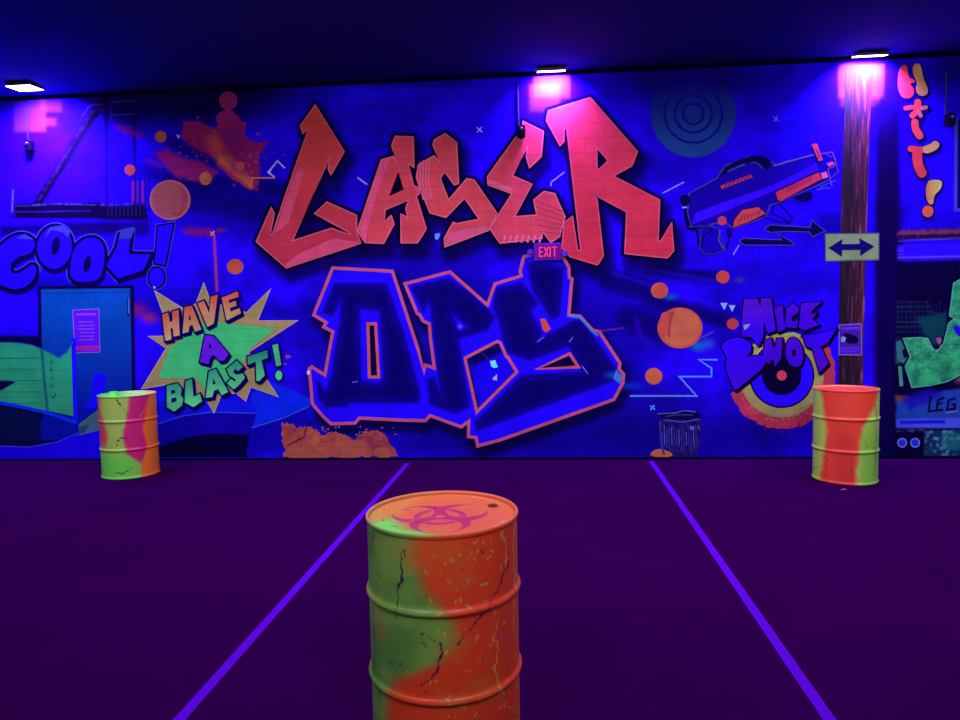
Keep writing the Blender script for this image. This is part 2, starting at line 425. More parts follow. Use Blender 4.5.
# right side art
soft([(876,104),(900,104),(901,460),(875,460)], (15, 0, 62), 5, 0, .96)
blob(888,112,18,40,(16,0,90),.5)
soft([(878,240),(903,240),(903,460),(878,460)], (14, 0, 76), 3, 0, 1)
soft([(898,262),(1010,258),(1010,470),(890,470)], (10, 0, 56), 3, 0, 1)
soft([(898,230),(1010,227),(1010,239),(897,240)], (40, 8, 84), 1, 0, 1)
softline([(900,233),(1005,230)], 5, (150, 60, 90), 1.5, .7, 2.5, 3, 12); softline([(900,236),(1005,234)], 1.6, (20, 0, 60), .8, .9, 1.2, 3, 14)
softline([(899,241),(916,240),(960,238)], 1.2, (120, 80, 190), .6, .7)
soft([(898,245),(1010,241),(1010,257),(898,259)], (46, 8, 255), 1, 0, 1)
softline([(898,257.5),(1005,255)], 1.2, (120, 90, 255), .6, .9); softline([(898,260.5),(1005,258)], 1, (60, 30, 190), .6, .8)
for y in (248, 251, 254): softline([(897,y),(903,y)], .9, (90, 60, 230), .5, .8)
for i in range(9):
    y = 302+i*5; softline([(897,y),(897+26+rng.random()*22,y-.5)], 1, (46, 72, 110), .7, .6, .6, 4, 60+i)
for i in range(12):
    x = 898+i*4.2; softline([(x,300+rng.random()*8),(x,330+rng.random()*8)], .8, (34, 60, 100), .7, .5)
soft([(916,318),(946,312),(948,345),(930,345)], (10, 70, 84), 3, 0, .8)
soft([(896,340),(905,340),(912,360),(896,364)], (50, 100, 130), 2.5, 0, .8, rough=2)
soft([(895,395),(908,396),(912,401),(896,403)], (150, 70, 70), 2, 0, .85)
soft([(896,402),(912,400),(940,392),(1010,380),(1010,420),(896,420)], (34, 66, 180), 2, 0, .95, rough=1.5)
soft([(902,398),(930,388),(945,395),(910,410)], (30, 14, 190), 3, 0, .8)
blob(960, 378, 12, 9, (190, 90, 110), .8)
soft([(896,419),(1010,417),(1010,428),(896,428)], (78, 80, 236), .8, 0, 1)
soft([(900,421),(945,420),(945,423.5),(900,424)], (26, 10, 226), 1, 0, 1)
softline([(897,431),(925,430)], 1.5, (110, 110, 190), 1, .6, 1.5, 3)
soft([(924,430),(1010,428),(1010,456),(924,456)], (20, 40, 92), 1, 0, 1)
sl = _box(924, 430, 1010, 456); X, Y = PX[sl], PY[sl]
mixin(sl, (84, 150, 190), np.clip((fbm(X, Y, 3.2, 77, 2)-.5)*4, 0, 1)*.9*(1-sstep(-.5, .5, sdf([(925,431),(1010,429),(1010,456),(925,456)], X, Y))))
mixin(sl, (40, 120, 130), .6*(1-sstep(-2, 2, sdf([(942,434),(1010,432),(1010,450),(940,450)], X, Y))))
# left bottom art
soft([(38,286),(134,286),(136,460),(38,460)], (12, 0, 70), 1.5, 0, 1)
soft([(-160,336),(40,336),(75,420),(70,460),(-160,460)], (8, 0, 62), 2, 0, 1)
soft([(60,408),(100,400),(100,460),(60,455)], (10, 0, 84), 2, 0, 1)
soft([(-160,392),(70,400),(72,455),(-160,455)], (6, 4, 64), 4, 0, 1); soft([(-160,405),(20,405),(60,425),(30,440),(-160,445)], (10, 24, 80), 8, 0, .6)
# far left and right continuation of the wall art
soft([(-200,250),(-20,262),(-10,335),(-200,330)], (30, 0, 240), 6, 0, .6)
# teal dabs beside the balls
for cx, cy, rx, ry, c in [(670,297,9,4,(14,90,180)),(698,346,9,7,(10,120,180)),(708,344,8,7,(40,80,200)),(740,280,6,4,(60,50,160)),(612,375,9,5,(20,70,190)),(630,386,16,5,(10,40,200))]:
    blob(cx, cy, rx*1.4, ry*1.4, c, .85)
softline([(600,331),(624,328)], 1.2, (130, 50, 130), .6, .8)
softline([(700,338),(713,332)], 1.4, (130, 90, 170), .8, .7)
softline([(636,320),(640,335),(650,345)], 5, (60, 0, 220), 3, .5)
# airbrushed dirt specks
for i in range(260):
    x, y = rng.uniform(0, 960), rng.uniform(95, 455); r = rng.uniform(.7, 1.5)
    blob(x, y, r, r, [(110, 90, 230), (70, 20, 170), (160, 50, 110), (10, 0, 60)][rng.integers(4)], .35)

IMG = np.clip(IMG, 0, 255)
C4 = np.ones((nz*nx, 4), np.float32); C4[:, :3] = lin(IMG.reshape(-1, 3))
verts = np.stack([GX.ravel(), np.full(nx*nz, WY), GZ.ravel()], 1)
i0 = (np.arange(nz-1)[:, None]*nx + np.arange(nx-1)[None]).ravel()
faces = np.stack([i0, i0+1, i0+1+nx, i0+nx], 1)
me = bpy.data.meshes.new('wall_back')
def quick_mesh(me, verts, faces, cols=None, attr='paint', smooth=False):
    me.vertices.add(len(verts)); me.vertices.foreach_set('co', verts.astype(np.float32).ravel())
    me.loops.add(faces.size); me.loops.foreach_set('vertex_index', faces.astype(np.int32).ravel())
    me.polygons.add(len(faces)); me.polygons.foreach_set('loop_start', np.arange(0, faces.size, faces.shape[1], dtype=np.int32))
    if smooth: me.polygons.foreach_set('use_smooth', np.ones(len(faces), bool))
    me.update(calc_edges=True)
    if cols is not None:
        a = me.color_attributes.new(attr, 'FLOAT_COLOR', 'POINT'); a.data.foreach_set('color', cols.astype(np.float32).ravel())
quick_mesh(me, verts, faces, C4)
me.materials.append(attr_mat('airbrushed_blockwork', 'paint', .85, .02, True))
wall = bpy.data.objects.new('wall_back', me); COL.objects.link(wall)
tag(wall, kind='structure')

# ================================================================== shell
m_dark = simple('dark_painted_wall', (30, 4, 80), .9, noise=.1, nscale=3)
m_ceil = simple('dark_ceiling', (14, 0, 112), .9, noise=.08, nscale=2)
def slab(name, c, s, m):
    bm = bmesh.new(); box(bm, c, s); return tag(link_bm(name, bm, m), kind='structure')
W, Dp = XR-XL, WY-YF; cx, cy = (XL+XR)/2, (WY+YF)/2
slab('ceiling', (cx, cy, CEIL+.1), (W, Dp, .2), m_ceil)
slab('wall_left', (XL-.1, cy, CEIL/2), (.2, Dp, CEIL), m_dark)
slab('wall_right', (XR+.1, cy, CEIL/2), (.2, Dp, CEIL), m_dark)
slab('wall_front', (cx, YF-.1, CEIL/2), (W, .2, CEIL), m_dark)
mf, nt, b = new_mat('dark_carpet')
b.inputs['Roughness'].default_value = 1; b.inputs['Specular IOR Level'].default_value = 0
tc = N(nt, 'ShaderNodeTexCoord'); n_a = N(nt, 'ShaderNodeTexNoise'); n_a.inputs['Scale'].default_value = 1.3; n_a.inputs['Detail'].default_value = 3
n_b = N(nt, 'ShaderNodeTexNoise'); n_b.inputs['Scale'].default_value = 160; n_b.inputs['Detail'].default_value = 2
for n_ in (n_a, n_b): nt.links.new(tc.outputs['Object'], n_.inputs['Vector'])
rp = N(nt, 'ShaderNodeValToRGB'); rp.color_ramp.elements[0].color = (*lin((40, 0, 58)), 1); rp.color_ramp.elements[1].color = (*lin((50, 0, 70)), 1)
nt.links.new(n_a.outputs['Fac'], rp.inputs['Fac'])
bp = N(nt, 'ShaderNodeBump'); bp.inputs['Strength'].default_value = .25; bp.inputs['Distance'].default_value = .004
nt.links.new(n_b.outputs['Fac'], bp.inputs['Height']); nt.links.new(bp.outputs['Normal'], b.inputs['Normal'])
nt.links.new(rp.outputs['Color'], b.inputs['Base Color'])
slab('floor', (cx, cy, -.1), (W, Dp, .2), mf)
m_base = simple('black_baseboard', (8, 0, 24), .9, spec=0)
slab('baseboard_back', (cx, WY-.012, .012), (W, .016, .024), m_base)
slab('trim_1', (cx, WY-.02, CEIL-.018), (W, .03, .036), simple('black_trim', (6, 0, 34), .95, spec=0))

# ================================================================== painted mural
mural = empty('wall_mural', (0, WY, 0))
tag(mural, 'colourful graffiti mural of lettering and paint splashes covering the whole long wall', 'mural')
NAVY = (8, 0, 62)
word = empty('painted_word', parent=mural); word['label'] = 'big red angular graffiti word LASER at top of the mural'
EDG = ((214, 92, 134), 1.1)
RG = lambda a, b: (a, b, 2)
m = Motif(); m.add(L_, RG((186, 44, 74), (206, 60, 62)), 4).stroke(L_, 1.1, (206, 84, 120), 5, True)
m.add(T(250,90,6,[(250,560),(290,480),(330,470),(230,800),(150,860)]), (204, 66, 104), 5); m.add(T(250,170,6,[(218,560),(300,500),(500,410),(640,430),(655,437),(218,584)]), (212, 68, 112), 5)
m.build('painted_letter', word, 'red letter L with an arrow-shaped top')
m = Motif(); m.add(A_, (212, 62, 84), 4, [A_h]).stroke(A_, 1.1, (222, 90, 136), 5, True)
m.add(T(350,120,6,[(60,660),(180,250),(240,230),(150,480),(110,640),(95,730)]), (220, 72, 122), 5)
m.build('painted_letter', word, 'red letter A')
m = Motif(); m.add(S_, (213, 66, 82), 4).stroke(S_, 1.1, (222, 96, 132), 5, True)
for x in (0, 18, 36, 54): m.stroke(T(420,150,6,[(x+2,70-x*.5),(x-2,200),(x+20,300)]), 1.0, (222, 92, 140), 5)
m.add(T(420,150,6,[(150,578),(160,500),(400,450),(408,480)]), (214, 76, 124), 5)
m.build('painted_letter', word, 'red letter S')
m = Motif(); m.add(E_, (212, 62, 86), 4).stroke(E_, 1.1, (224, 96, 136), 5, True)
m.add(T(420,150,6,[(410,205),(414,178),(545,225),(560,255)]), (222, 84, 132), 5)
for k in range(6): m.stroke(T(420,150,6,[(690+k*4,300+k*38),(850-k*2+8,400+k*26-30)]), 1.0, (180, 46, 92), 5)
for k in range(7): m.stroke(T(420,150,6,[(500+k*36,555),(512+k*36,512)]), 2.2, (226, 92, 140), 5)
m.build('painted_letter', word, 'red letter E with a striped lower end')
m = Motif(); m.add(R_, RG((204, 44, 74), (226, 58, 84)), 4, [R_h]).stroke(R_, 1.1, (214, 80, 124), 5, True).stroke(R_h, 1, (224, 84, 128), 5, True)  # top painted brighter for the lamp just above it
m.build('painted_letter', word, 'tall red letter R, largest of the red letters')

w2 = Motif()
OUT = (196, 74, 126)
w2.stroke(OPS, 3.2, OUT, 4, True)
for h in OPS_h: w2.stroke(h, 3.0, (206, 78, 110), 4, True)
w2.add([(540,319),(545,318.5),(551,329),(546,332.5),(543,330)], (214, 70, 60), 4)
w2.stroke([(569,316),(580,317.5),(592,331),(598,336)], 2.2, (50, 120, 220), 5)
w2.add([(616,370),(622,376),(620,384),(613,378)], (60, 120, 210), 3)
w2.add([(490,361),(495,360),(498,367),(494,368),(491,366)], (130, 220, 235), 4); w2.add([(492,379),(497,374),(497,381)], (190, 150, 240), 4)
w2.stroke([(481,352),(489,360)], 1, (40, 40, 110), 4)
w2.add([(307,371),(310,370),(310,374),(307.5,375)], (210, 190, 240), 6)
w2.stroke([(352,382.3),(358,381.5)], .8, (120, 100, 230), 4); w2.stroke([(537,342),(544,337)], .8, (120, 100, 230), 4); w2.stroke([(569,342),(573,337)], .8, (120, 100, 230), 4); w2.stroke([(582,366),(588,374)], .8, (120, 100, 230), 4)
w2.build('painted_word', mural, 'huge dark blue graffiti word OPS edged with a pink line')

# --- COOL!
cool = empty('painted_word', parent=mural); cool['label'] = 'blue bubble graffiti word COOL! above the painted door'
CB = (32, 4, 255); CO = (8, 0, 60); CL = (64, 70, 200)
def cool_glyph(poly, holes=(), lbl=None, hi=None):
    m = Motif(); m.stroke(poly, 8.2, CL, 2, True); m.stroke(poly, 6.6, CO, 3, True)
    m.add([(x+1, y+2) for x, y in poly], CO, 3); m.stroke([(x+1, y+2.5) for x, y in poly], 5, CO, 3, True)
    m.add(poly, CB, 4, holes)
    for h in holes: m.add(h, CO, 3)
    if hi: m.add(hi, (50, 54, 150), 5)
    m.build('painted_letter', cool, lbl)
Cp = smooth_poly(T(0,220,6,[(-20,180),(60,105),(140,82),(205,115),(212,160),(180,205),(130,210),(70,250),(60,300),(90,330),(150,300),(200,260),(225,300),(190,380),(110,420),(20,400),(-50,350),(-60,250)]), 2)
cool_glyph(Cp, lbl='blue letter C', hi=T(0,220,6,[(100,108),(150,84),(205,118)]))
cool_glyph(ell(54.8,247.5,17,21,40,.12), [ell(56,246,4.2,9.5,24,.2)], 'blue letter O set higher than its neighbour', T(0,220,6,[(268,110),(300,45),(380,30),(425,70),(410,105),(380,75),(310,60)]))
cool_glyph(smooth_poly(T(0,220,6,[(450,160),(520,105),(590,110),(630,170),(625,260),(600,370),(430,372),(420,280)]), 2), [ell(87.5,264,3.8,8.5,24,.2)], 'blue letter O resting on the painted door')
cool_glyph(T(0,220,6,[(720,90),(785,80),(772,205),(905,208),(860,300),(712,350),(640,275),(700,170)]), (), 'blue letter L', T(0,220,6,[(724,60),(810,40),(790,110),(716,115)]))
m = Motif()
ex1 = T(110,170,6,[(290,338),(378,325),(330,570),(272,558)]); ex2 = ell(156.7,277.5,7.5,9.5,30)
for P in (ex1, ex2): m.stroke(P, 5.2, CL, 2, True).stroke(P, 4, CO, 3, True).add(P, CB, 4)
m.add([(153,286),(156,287),(155,289)], (150, 170, 240), 5); m.build('painted_letter', cool, 'blue exclamation mark')

# --- door art
m = Motif()
m.add(T(0,220,6,[(240,410),(780,405),(795,1060),(800,1320),(245,1320)]), RG((6, 16, 160), (6, 72, 168)), 1)
m.stroke(T(0,220,6,[(240,440),(780,436)]), 1, (20, 50, 150), 2); m.stroke(T(0,220,6,[(768,470),(770,580)]), 2, (10, 20, 90), 2); m.stroke(T(0,220,6,[(772,470),(773,560)]), .9, (90, 110, 200), 3)
m.stroke([(39,288),(133,287)], 2.4, (10, 0, 60), 2); m.stroke([(40,288),(42,420)], 2.2, (10, 0, 70), 2); m.stroke([(132,288),(134,420)], 3.0, (10, 0, 70), 2)
m.stroke([(78,300),(82,303)], .8, (60, 90, 200), 2)
m.build('painted_door', mural, 'teal blue door painted on the wall')
m = Motif()
m.add([(73,310),(99,309),(100,352),(75,353)], (92, 18, 226), 3).stroke([(73,310),(99,309),(100,352),(75,353)], .9, (140, 80, 220), 4, True)
m.stroke([(76,314.5),(96,314)], 2.2, (150, 60, 200), 4)
for i, (a, b_) in enumerate([(79,94),(79,95),(78,94),(80,95),(81,94),(79,95)]): m.stroke([(a,322+i*3.6),(b_,321.7+i*3.6)], 1.2, (140, 60, 220), 4)
m.add([(75.5,346.5),(99,345.5),(99,350),(75.7,351)], (180, 30, 150), 4)
for i in range(5): m.stroke([(79+i*4,348.3),(81+i*4,348.2)], 1.6, (100, 20, 210), 5)
m.build('painted_notice', mural, 'purple notice painted on the teal door')
# green arrow with brick
m = Motif()
g = T(0,340,5.14,[(-380,10),(0,14),(100,18),(170,30),(230,55),(305,90),(340,62),(375,12),(380,392),(240,362),(120,345),(0,318),(-380,300)])
m.add(g, RG((44, 146, 108), (40, 156, 116)), 3)
m.add(T(0,340,5.14,[(-60,208),(40,205),(82,216),(0,262),(-60,266)]), (10, 0, 72), 4)
m.stroke(T(0,340,5.14,[(215,45),(228,200),(245,362)]), 3.2, (22, 104, 106), 4)
for k in range(5): m.stroke(T(0,340,5.14,[(-380,95+k*58),(220,92+k*58)]), .7, (26, 110, 96), 4)
for k in range(6): m.add(ell(51.5, 354+k*8, 1.6, 1.3, 12), (30, 110, 104), 5)
m.add(ell(53.5, 395, 3, 3, 20), (24, 100, 110), 4); m.add(ell(53, 394.3, 1.8, 1.8, 16), (60, 150, 130), 5)
m.stroke(T(0,340,5.14,[(378,-10),(384,200),(390,425)]), 4.6, (26, 10, 240), 4)
m.stroke(T(0,340,5.14,[(-380,312),(0,322),(120,345),(240,372),(395,425)]), 3.4, (14, 44, 236), 4)
m.stroke(T(0,340,5.14,[(-380,8),(0,12),(100,16),(170,28),(232,54),(305,92),(345,62),(375,8)]), 1, (30, 90, 190), 4)
m.build('painted_arrow', mural, 'green arrowhead painted like brick beside the teal door')
m = Motif()
m.add(T(0,340,5.14,[(-380,540),(0,545),(150,550),(300,522),(400,482),(500,455),(560,440),(560,600),(500,622),(0,622),(-380,622)]), (26, 2, 236), 3)
m.stroke(T(0,340,5.14,[(-380,538),(0,545),(150,550),(300,522),(400,480),(540,440)]), .9, (60, 60, 230), 4)
m.add(T(0,340,5.14,[(405,432),(500,362),(560,350),(560,450),(405,492)]), (66, 100, 116), 3); m.add(T(0,340,5.14,[(405,448),(460,430),(440,470),(405,490)]), (40, 66, 110), 4)
m.add(T(0,340,5.14,[(480,172),(545,168),(548,220),(495,350),(430,360),(470,300)]), (26, 4, 240), 4)
sw = T(150,340,6,[(-160,560),(-60,520),(50,502),(200,455),(380,435),(640,440),(575,690),(600,565),(380,560),(200,590),(50,640),(-160,700)])
m.add(sw, (18, 0, 168), 3); m.stroke(T(150,340,6,[(-60,520),(50,502),(200,455),(380,432),(640,440)]), .9, (60, 70, 220), 4)
m.add(T(150,340,6,[(-60,700),(50,640),(200,590),(380,562),(598,567),(578,702)]), (6, 0, 56), 3)
m.add(T(150,340,6,[(50,330),(140,300),(600,380),(610,330),(700,235),(960,350),(980,372),(950,400),(800,468),(612,527),(640,443),(380,433),(200,453),(50,500)]), (18, 18, 236), 3)
m.add(T(150,340,6,[(600,340),(700,240),(960,350),(980,372),(950,395),(800,463),(622,522),(645,443)]), (12, 34, 232), 4)
m.stroke(T(150,340,6,[(612,527),(800,468),(958,397)]), .9, (40, 90, 230), 5)
m.add(T(150,340,6,[(606,532),(800,475),(960,405),(990,390),(985,500),(830,640),(700,660),(580,702)]), (18, 0, 176), 3)
m.build('painted_ribbon', mural, 'blue ribbon arrow sweeping under the starburst')

# --- starburst
m = Motif()
burst = [(154.8,290.8),(183.5,308.6),(196,304),(204,283),(211,302),(246.8,312.6),(271,288.8),(257.7,321),(298,320.5),(249,352),(262,372),(278.5,396.7),(250.8,386.8),(246,401),(236,392.8),(221,396),(214.3,412.8),(206,398.7),(169.6,384),(141.9,388.8),(166.6,348.2),(148.8,336.3),(170,336),(162.7,311.6)]
m.add(burst, (164, 132, 92), 6).stroke(burst, .9, (190, 150, 150), 7, True)
grn = [(170,347),(195,331),(212,318),(222,323),(276.7,328.3),(250,349),(245,360),(232,372),(228,390),(215,388),(205,390),(196,378),(158.3,378.3)]
m.stroke(grn, 2.2, (176, 112, 84), 7, True).add(grn, (66, 182, 112), 8)
m.build('painted_starburst', mural, 'green and tan comic starburst painted behind HAVE A BLAST!')
hab = empty('painted_word', parent=mural); hab['label'] = 'comic lettering HAVE A BLAST! over the green starburst'
def bl(pts): return T(130, 270, 5.05, pts)
def gl(poly, col, lbl, holes=(), sh=(2.2, 2.6)):
    Motif().glyph(bl(poly), col, (14, 0, 84), 1.55, sh, [bl(h) for h in holes], layer=12).build('painted_letter', hab, lbl)
HV = RG((196, 150, 104), (206, 82, 66))
gl([(165,225),(195,215),(203,262),(217,258),(215,210),(247,200),(253,330),(223,336),(218,292),(207,295),(212,350),(180,358)], HV, 'orange letter H')
gl([(278,188),(315,180),(362,300),(330,312),(318,278),(302,282),(298,312),(268,320)], HV, 'orange first letter A', [[(302,222),(312,250),(299,253)]])
gl([(343,168),(375,155),(402,220),(410,135),(445,125),(425,270),(393,288)], HV, 'orange letter V')
gl([(465,140),(545,108),(550,135),(500,152),(503,168),(535,155),(540,180),(506,192),(510,210),(555,193),(562,218),(490,255)], HV, 'orange letter E')
gl([(382,328),(425,335),(500,425),(478,455),(455,460),(425,428),(408,440),(398,475),(355,465)], (104, 26, 214), 'purple letter A', [[(402,368),(418,392),(400,395)]])
BL = RG((96, 204, 130), (54, 150, 122))
gl([(188,585),(240,572),(264,598),(258,630),(272,650),(264,684),(225,714),(188,692)], BL, 'green letter B', [[(208,608),(228,604),(232,620),(210,628)], [(210,648),(236,642),(238,662),(212,672)]])
gl([(283,560),(315,550),(322,640),(355,625),(366,662),(322,692),(278,668)], BL, 'green letter L')
gl([(400,512),(435,500),(498,615),(465,632),(448,602),(426,608),(418,640),(385,645)], BL, 'green letter A', [[(420,545),(436,574),(420,580)]])
gl([(490,500),(540,457),(572,488),(548,510),(536,498),(522,512),(536,528),(572,522),(582,545),(548,585),(525,602),(492,572),(512,550),(530,562),(538,555),(505,532)], BL, 'green letter S')
gl([(595,437),(695,405),(698,442),(665,455),(682,530),(655,560),(640,560),(637,462),(598,478)], RG((90, 196, 130), (36, 128, 116)), 'green letter T')
m = Motif().glyph(bl([(720,380),(748,372),(765,480),(740,486)]), (70, 176, 130), (14, 0, 84), 1.25, (1.4, 1.4), layer=12)
m.glyph(ell(130+753/5.05, 270+532/5.05, 3.4, 4.8, 24), (80, 196, 130), (14, 0, 84), 1.2, (1, 1), layer=12).build('painted_letter', hab, 'green exclamation mark')
# --- balls, sparks, zigzags
def ball(cx, cy, rx, ry, col, rim, lbl=None, sub=()):
    m = Motif(); m.add(ell(cx, cy, rx, ry), rim, 3); m.add(ell(cx, cy, rx*.9, ry*.9), col, 4)
    for P, c in sub: m.add(P, c, 5)
    m.build('painted_ball', mural, lbl)
ball(170.2, 200, 20.5, 20, (148, 70, 76), (168, 88, 84), 'large brown-orange ball above COOL', [(T(110,170,6,[(370,260),(420,250),(460,180),(430,270),(400,285)]), (140, 50, 66)), (T(110,170,6,[(420,100),(455,120),(465,190),(440,230)]), (150, 50, 80))])
ball(160.8, 136.8, 5.8, 5.8, (168, 76, 66), (180, 86, 76)); ball(130, 170, 5.4, 5.4, (180, 72, 66), (180, 76, 70)); ball(205.5, 178.5, 6, 6.6, (186, 92, 70), (186, 92, 70))
ball(228.3, 100.8, 9, 9.2, (128, 26, 84), (136, 30, 86), 'dull crimson disc at the top of the splash'); ball(227, 119, 10.4, 9, (128, 24, 88), (140, 26, 90)); ball(240, 166, 4.6, 4.6, (176, 66, 80), (166, 50, 92))
ball(235.3, 266.7, 8.3, 7.6, (190, 74, 62), (194, 80, 66), 'orange-red ball right of COOL!')
ball(680, 328, 22.5, 20.5, (204, 94, 76), (206, 74, 70), 'largest orange ball, between OPS and the target', [(T(600,240,6,[(352,500),(370,440),(440,412),(430,470),(405,560),(380,600),(355,560)]), (198, 72, 72)), (T(600,240,6,[(415,440),(450,425),(430,480),(420,590),(405,570)]), (176, 58, 70))])
ball(659.5, 290.5, 8.6, 8, (198, 72, 66), (206, 78, 70)); ball(722.8, 277, 6.8, 6.3, (196, 62, 62), (196, 62, 62)); ball(732.5, 323.8, 5.8, 5.6, (188, 56, 66), (188, 56, 66)); ball(653.8, 376.2, 8.6, 8.3, (204, 92, 70), (214, 84, 66))
m = Motif(); m.add(smooth_poly([(650,453),(658,448),(671,452),(673,456),(662,458),(651,456)], 1), (200, 92, 70), 4); m.build('painted_ball', mural, 'flattened orange splat at the foot of the painted bin')
m = Motif()
m.stroke(T(620,340,5.33,[(52,298),(408,298),(315,195),(487,195),(487,150),(420,105),(520,105)]), 1.7, (92, 132, 232), 3)
m.build('painted_zigzag', mural, 'pale blue zigzag line above the painted bin')
m = Motif(); m.stroke(T(250,90,6,[(150,525),(110,495),(165,425),(210,470)]), 1.6, (168, 140, 232), 3); m.stroke(T(110,80,6,[(850,650),(850,588),(990,588)]), 1.5, (206, 96, 76), 3)
m.build('painted_zigzag', mural, 'orange and lilac zigzag left of the letter L')
def mark(ps):
    for kind, pts, col, w in ps:
        m = Motif(); m.add(pts, col, 4) if kind == 'a' else m.stroke(pts, w, col, 4); m.build('painted_mark', mural)
def spark(cx, cy, r, w=1.2, col=(170, 150, 250)):
    m = Motif()
    for a in (.7, .7+PI/2): m.stroke([(cx-r*math.cos(a), cy-r*math.sin(a)), (cx+r*math.cos(a), cy+r*math.sin(a))], w, col, 4)
    m.build('painted_spark', mural)
spark(479.5, 129.8, 3.6); spark(775.8, 119, 3.4, .9, (120, 100, 240)); spark(652.5, 407.5, 3.3, 1.4, (100, 130, 250)); spark(212.5, 233.5, 3, .9, (220, 140, 200))
LV = (150, 160, 240)
mark([('a', [(435,234),(440,233),(440,236),(437.5,240),(435,239)], (90,140,250), 0), ('a', T(600,240,6,[(722,378),(765,378),(745,420)]), LV, 0), ('a', T(600,240,6,[(772,390),(812,392),(792,432)]), LV, 0),
      ('a', T(110,80,6,[(398,325),(425,335),(410,355)]), (160,130,220), 0), ('a', T(110,80,6,[(945,550),(965,535),(965,570)]), (170,160,240), 0),
      ('s', [(357.5,177.5),(367,184.5)], (170,120,220), 1.6), ('s', [(551,186),(551,182.5),(564.5,172)], (150,130,250), 1.3), ('s', [(662.5,193.3),(684,182)], (150,120,230), 1.3), ('s', [(733,255),(739,245)], (120,110,220), 1.3),
      ('a', T(130,270,5.05,[(780,432),(800,428),(818,438),(800,446),(784,450),(792,440)]), (170,50,170), 0), ('s', T(130,270,5.05,[(765,478),(790,474)]), (170,80,160), .8)])

# --- bullseye
m = Motif(); cX, cY = 693.3, 114
TG = RG((30, 62, 150), (14, 0, 120))
m.add(ell(cX, cY, 42.5, 43.5, 64), TG, 2)
for r0, r1 in ((29.8, 27.6), (19.6, 17.4), (11.4, 9.2)):
    P = ell(cX, cY, r0, r0, 56); m.add(P, (18, 2, 150), 3, [ell(cX, cY, r1, r1, 56)])
m.build('painted_bullseye', mural, 'faded teal ringed bullseye above the painted blaster')

# --- blaster
def gu(p): return T(670, 130, 6, p)
m = Motif(); K = (12, 0, 74); B2 = (36, 6, 250); OL = (70, 64, 130)
body = gu([(115,380),(280,290),(330,215),(470,160),(590,175),(640,215),(860,150),(920,140),(985,170),(1010,250),(950,300),(890,330),(740,395),(650,435),(600,450),(575,520),(380,592),(340,560),(280,560),(130,590),(105,500)])
m.add(body, (24, 0, 160), 2).stroke(body, 1.0, OL, 3, True)
gp = T(640,50,3,[(146,530),(185,542),(178,590),(192,610),(225,612),(256,598),(240,560),(236,535),(200,528)]); m.add(gp, (22, 0, 180), 3).stroke(gp, 1.3, K, 4, True).stroke(gp, .5, OL, 5, True)
m.stroke(T(640,50,3,[(128,452),(140,500),(150,532)]), 2.6, K, 4); m.stroke(T(640,50,3,[(262,540),(268,566),(258,598)]), 2, K, 4)
m.add(gu([(150,500),(300,440),(620,330),(880,200),(890,240),(640,360),(420,450),(130,570)]), (56, 8, 250), 3)
m.add(smooth_poly(gu([(280,290),(340,215),(430,170),(520,150),(600,170),(610,215),(580,240),(540,200),(470,195),(400,225),(330,265)]), 1), K, 4)
m.stroke(gu([(345,250),(400,225),(450,205)]), 2.0, (60, 56, 150), 5); m.stroke(gu([(480,200),(520,195),(560,235)]), 1.2, (60, 56, 150), 5)
m.stroke(gu([(620,215),(700,190),(800,165),(860,148)]), 1.0, (110, 90, 170), 5)
m.add(ell(685, 200, 5.5, 5.5, 20), K, 4); m.stroke(gu([(85,460),(95,540),(105,590),(160,600),(175,700)]), 2.2, K, 4); m.stroke(gu([(72,465),(100,465)]), 1.4, (150, 150, 220), 5)
m.stroke(gu([(100,590),(230,570),(250,600),(200,640),(190,710)]), 1.2, K, 4)
sil = gu([(630,372),(890,250),(918,292),(745,385),(665,432),(642,420)])
m.add(sil, (200, 52, 80), 5).stroke(sil, .8, K, 6, True)
for k in range(8): m.stroke(gu([(700+k*19,375-k*9),(716+k*19,335-k*8)]), .9, (110, 20, 90), 7)
p2 = gu([(375,590),(382,540),(430,478),(530,460),(578,502),(480,550)])
m.add(p2, (206, 60, 76), 5).stroke(p2, .9, K, 6, True)
for k in range(6): m.stroke(gu([(420+k*22,545-k*8),(434+k*22,510-k*6)]), .9, (110, 20, 80), 7)
m.add(ell(670+312/6, 130+545/6, 4.6, 4.6, 20), (196, 54, 90), 5)
m.stroke(gu([(305,345),(490,275)]), 3.6, (190, 50, 80), 5)
for k in range(7): m.stroke(gu([(325+k*24,345-k*9),(340+k*24,318-k*9)]), 1.0, (60, 0, 110), 6)
s1 = gu([(848,88),(880,80),(915,180),(893,190)]); m.add(s1, (206, 66, 96), 6).stroke(s1, 1, K, 5, True)
m.stroke(gu([(874,110),(898,170)]), .9, (120, 20, 80), 7)
s2 = T(760,50,4.8,[(290,590),(318,585),(326,610),(300,620)]); m.add(s2, (214, 90, 150), 7); s3 = T(760,50,4.8,[(318,545),(345,535),(358,548),(330,562)]); m.add(s3, (206, 70, 130), 7)
m.stroke(T(760,50,4.8,[(285,500),(345,490),(362,530),(355,560),(325,570),(335,620),(345,655)]), 1.1, (110, 60, 150), 6)
m.add(gu([(740,400),(800,380),(850,370),(858,410),(800,432),(745,415)]), K, 4)
m.stroke(gu([(620,450),(610,500),(720,555),(735,530),(690,480),(650,440)]), 1.4, K, 4); m.stroke(gu([(560,520),(620,545),(720,560)]), 1.2, K, 4)
ar = gu([(565,595),(600,570),(840,585),(850,540),(870,560),(930,605),(850,642),(835,612),(690,608),(600,615)]); m.add(ar, K, 5).stroke(ar, .8, OL, 6, True)
ar = gu([(415,665),(440,650),(670,660),(640,622),(745,680),(735,692),(440,690)]); m.add(ar, K, 5).stroke(ar, .7, OL, 6, True)
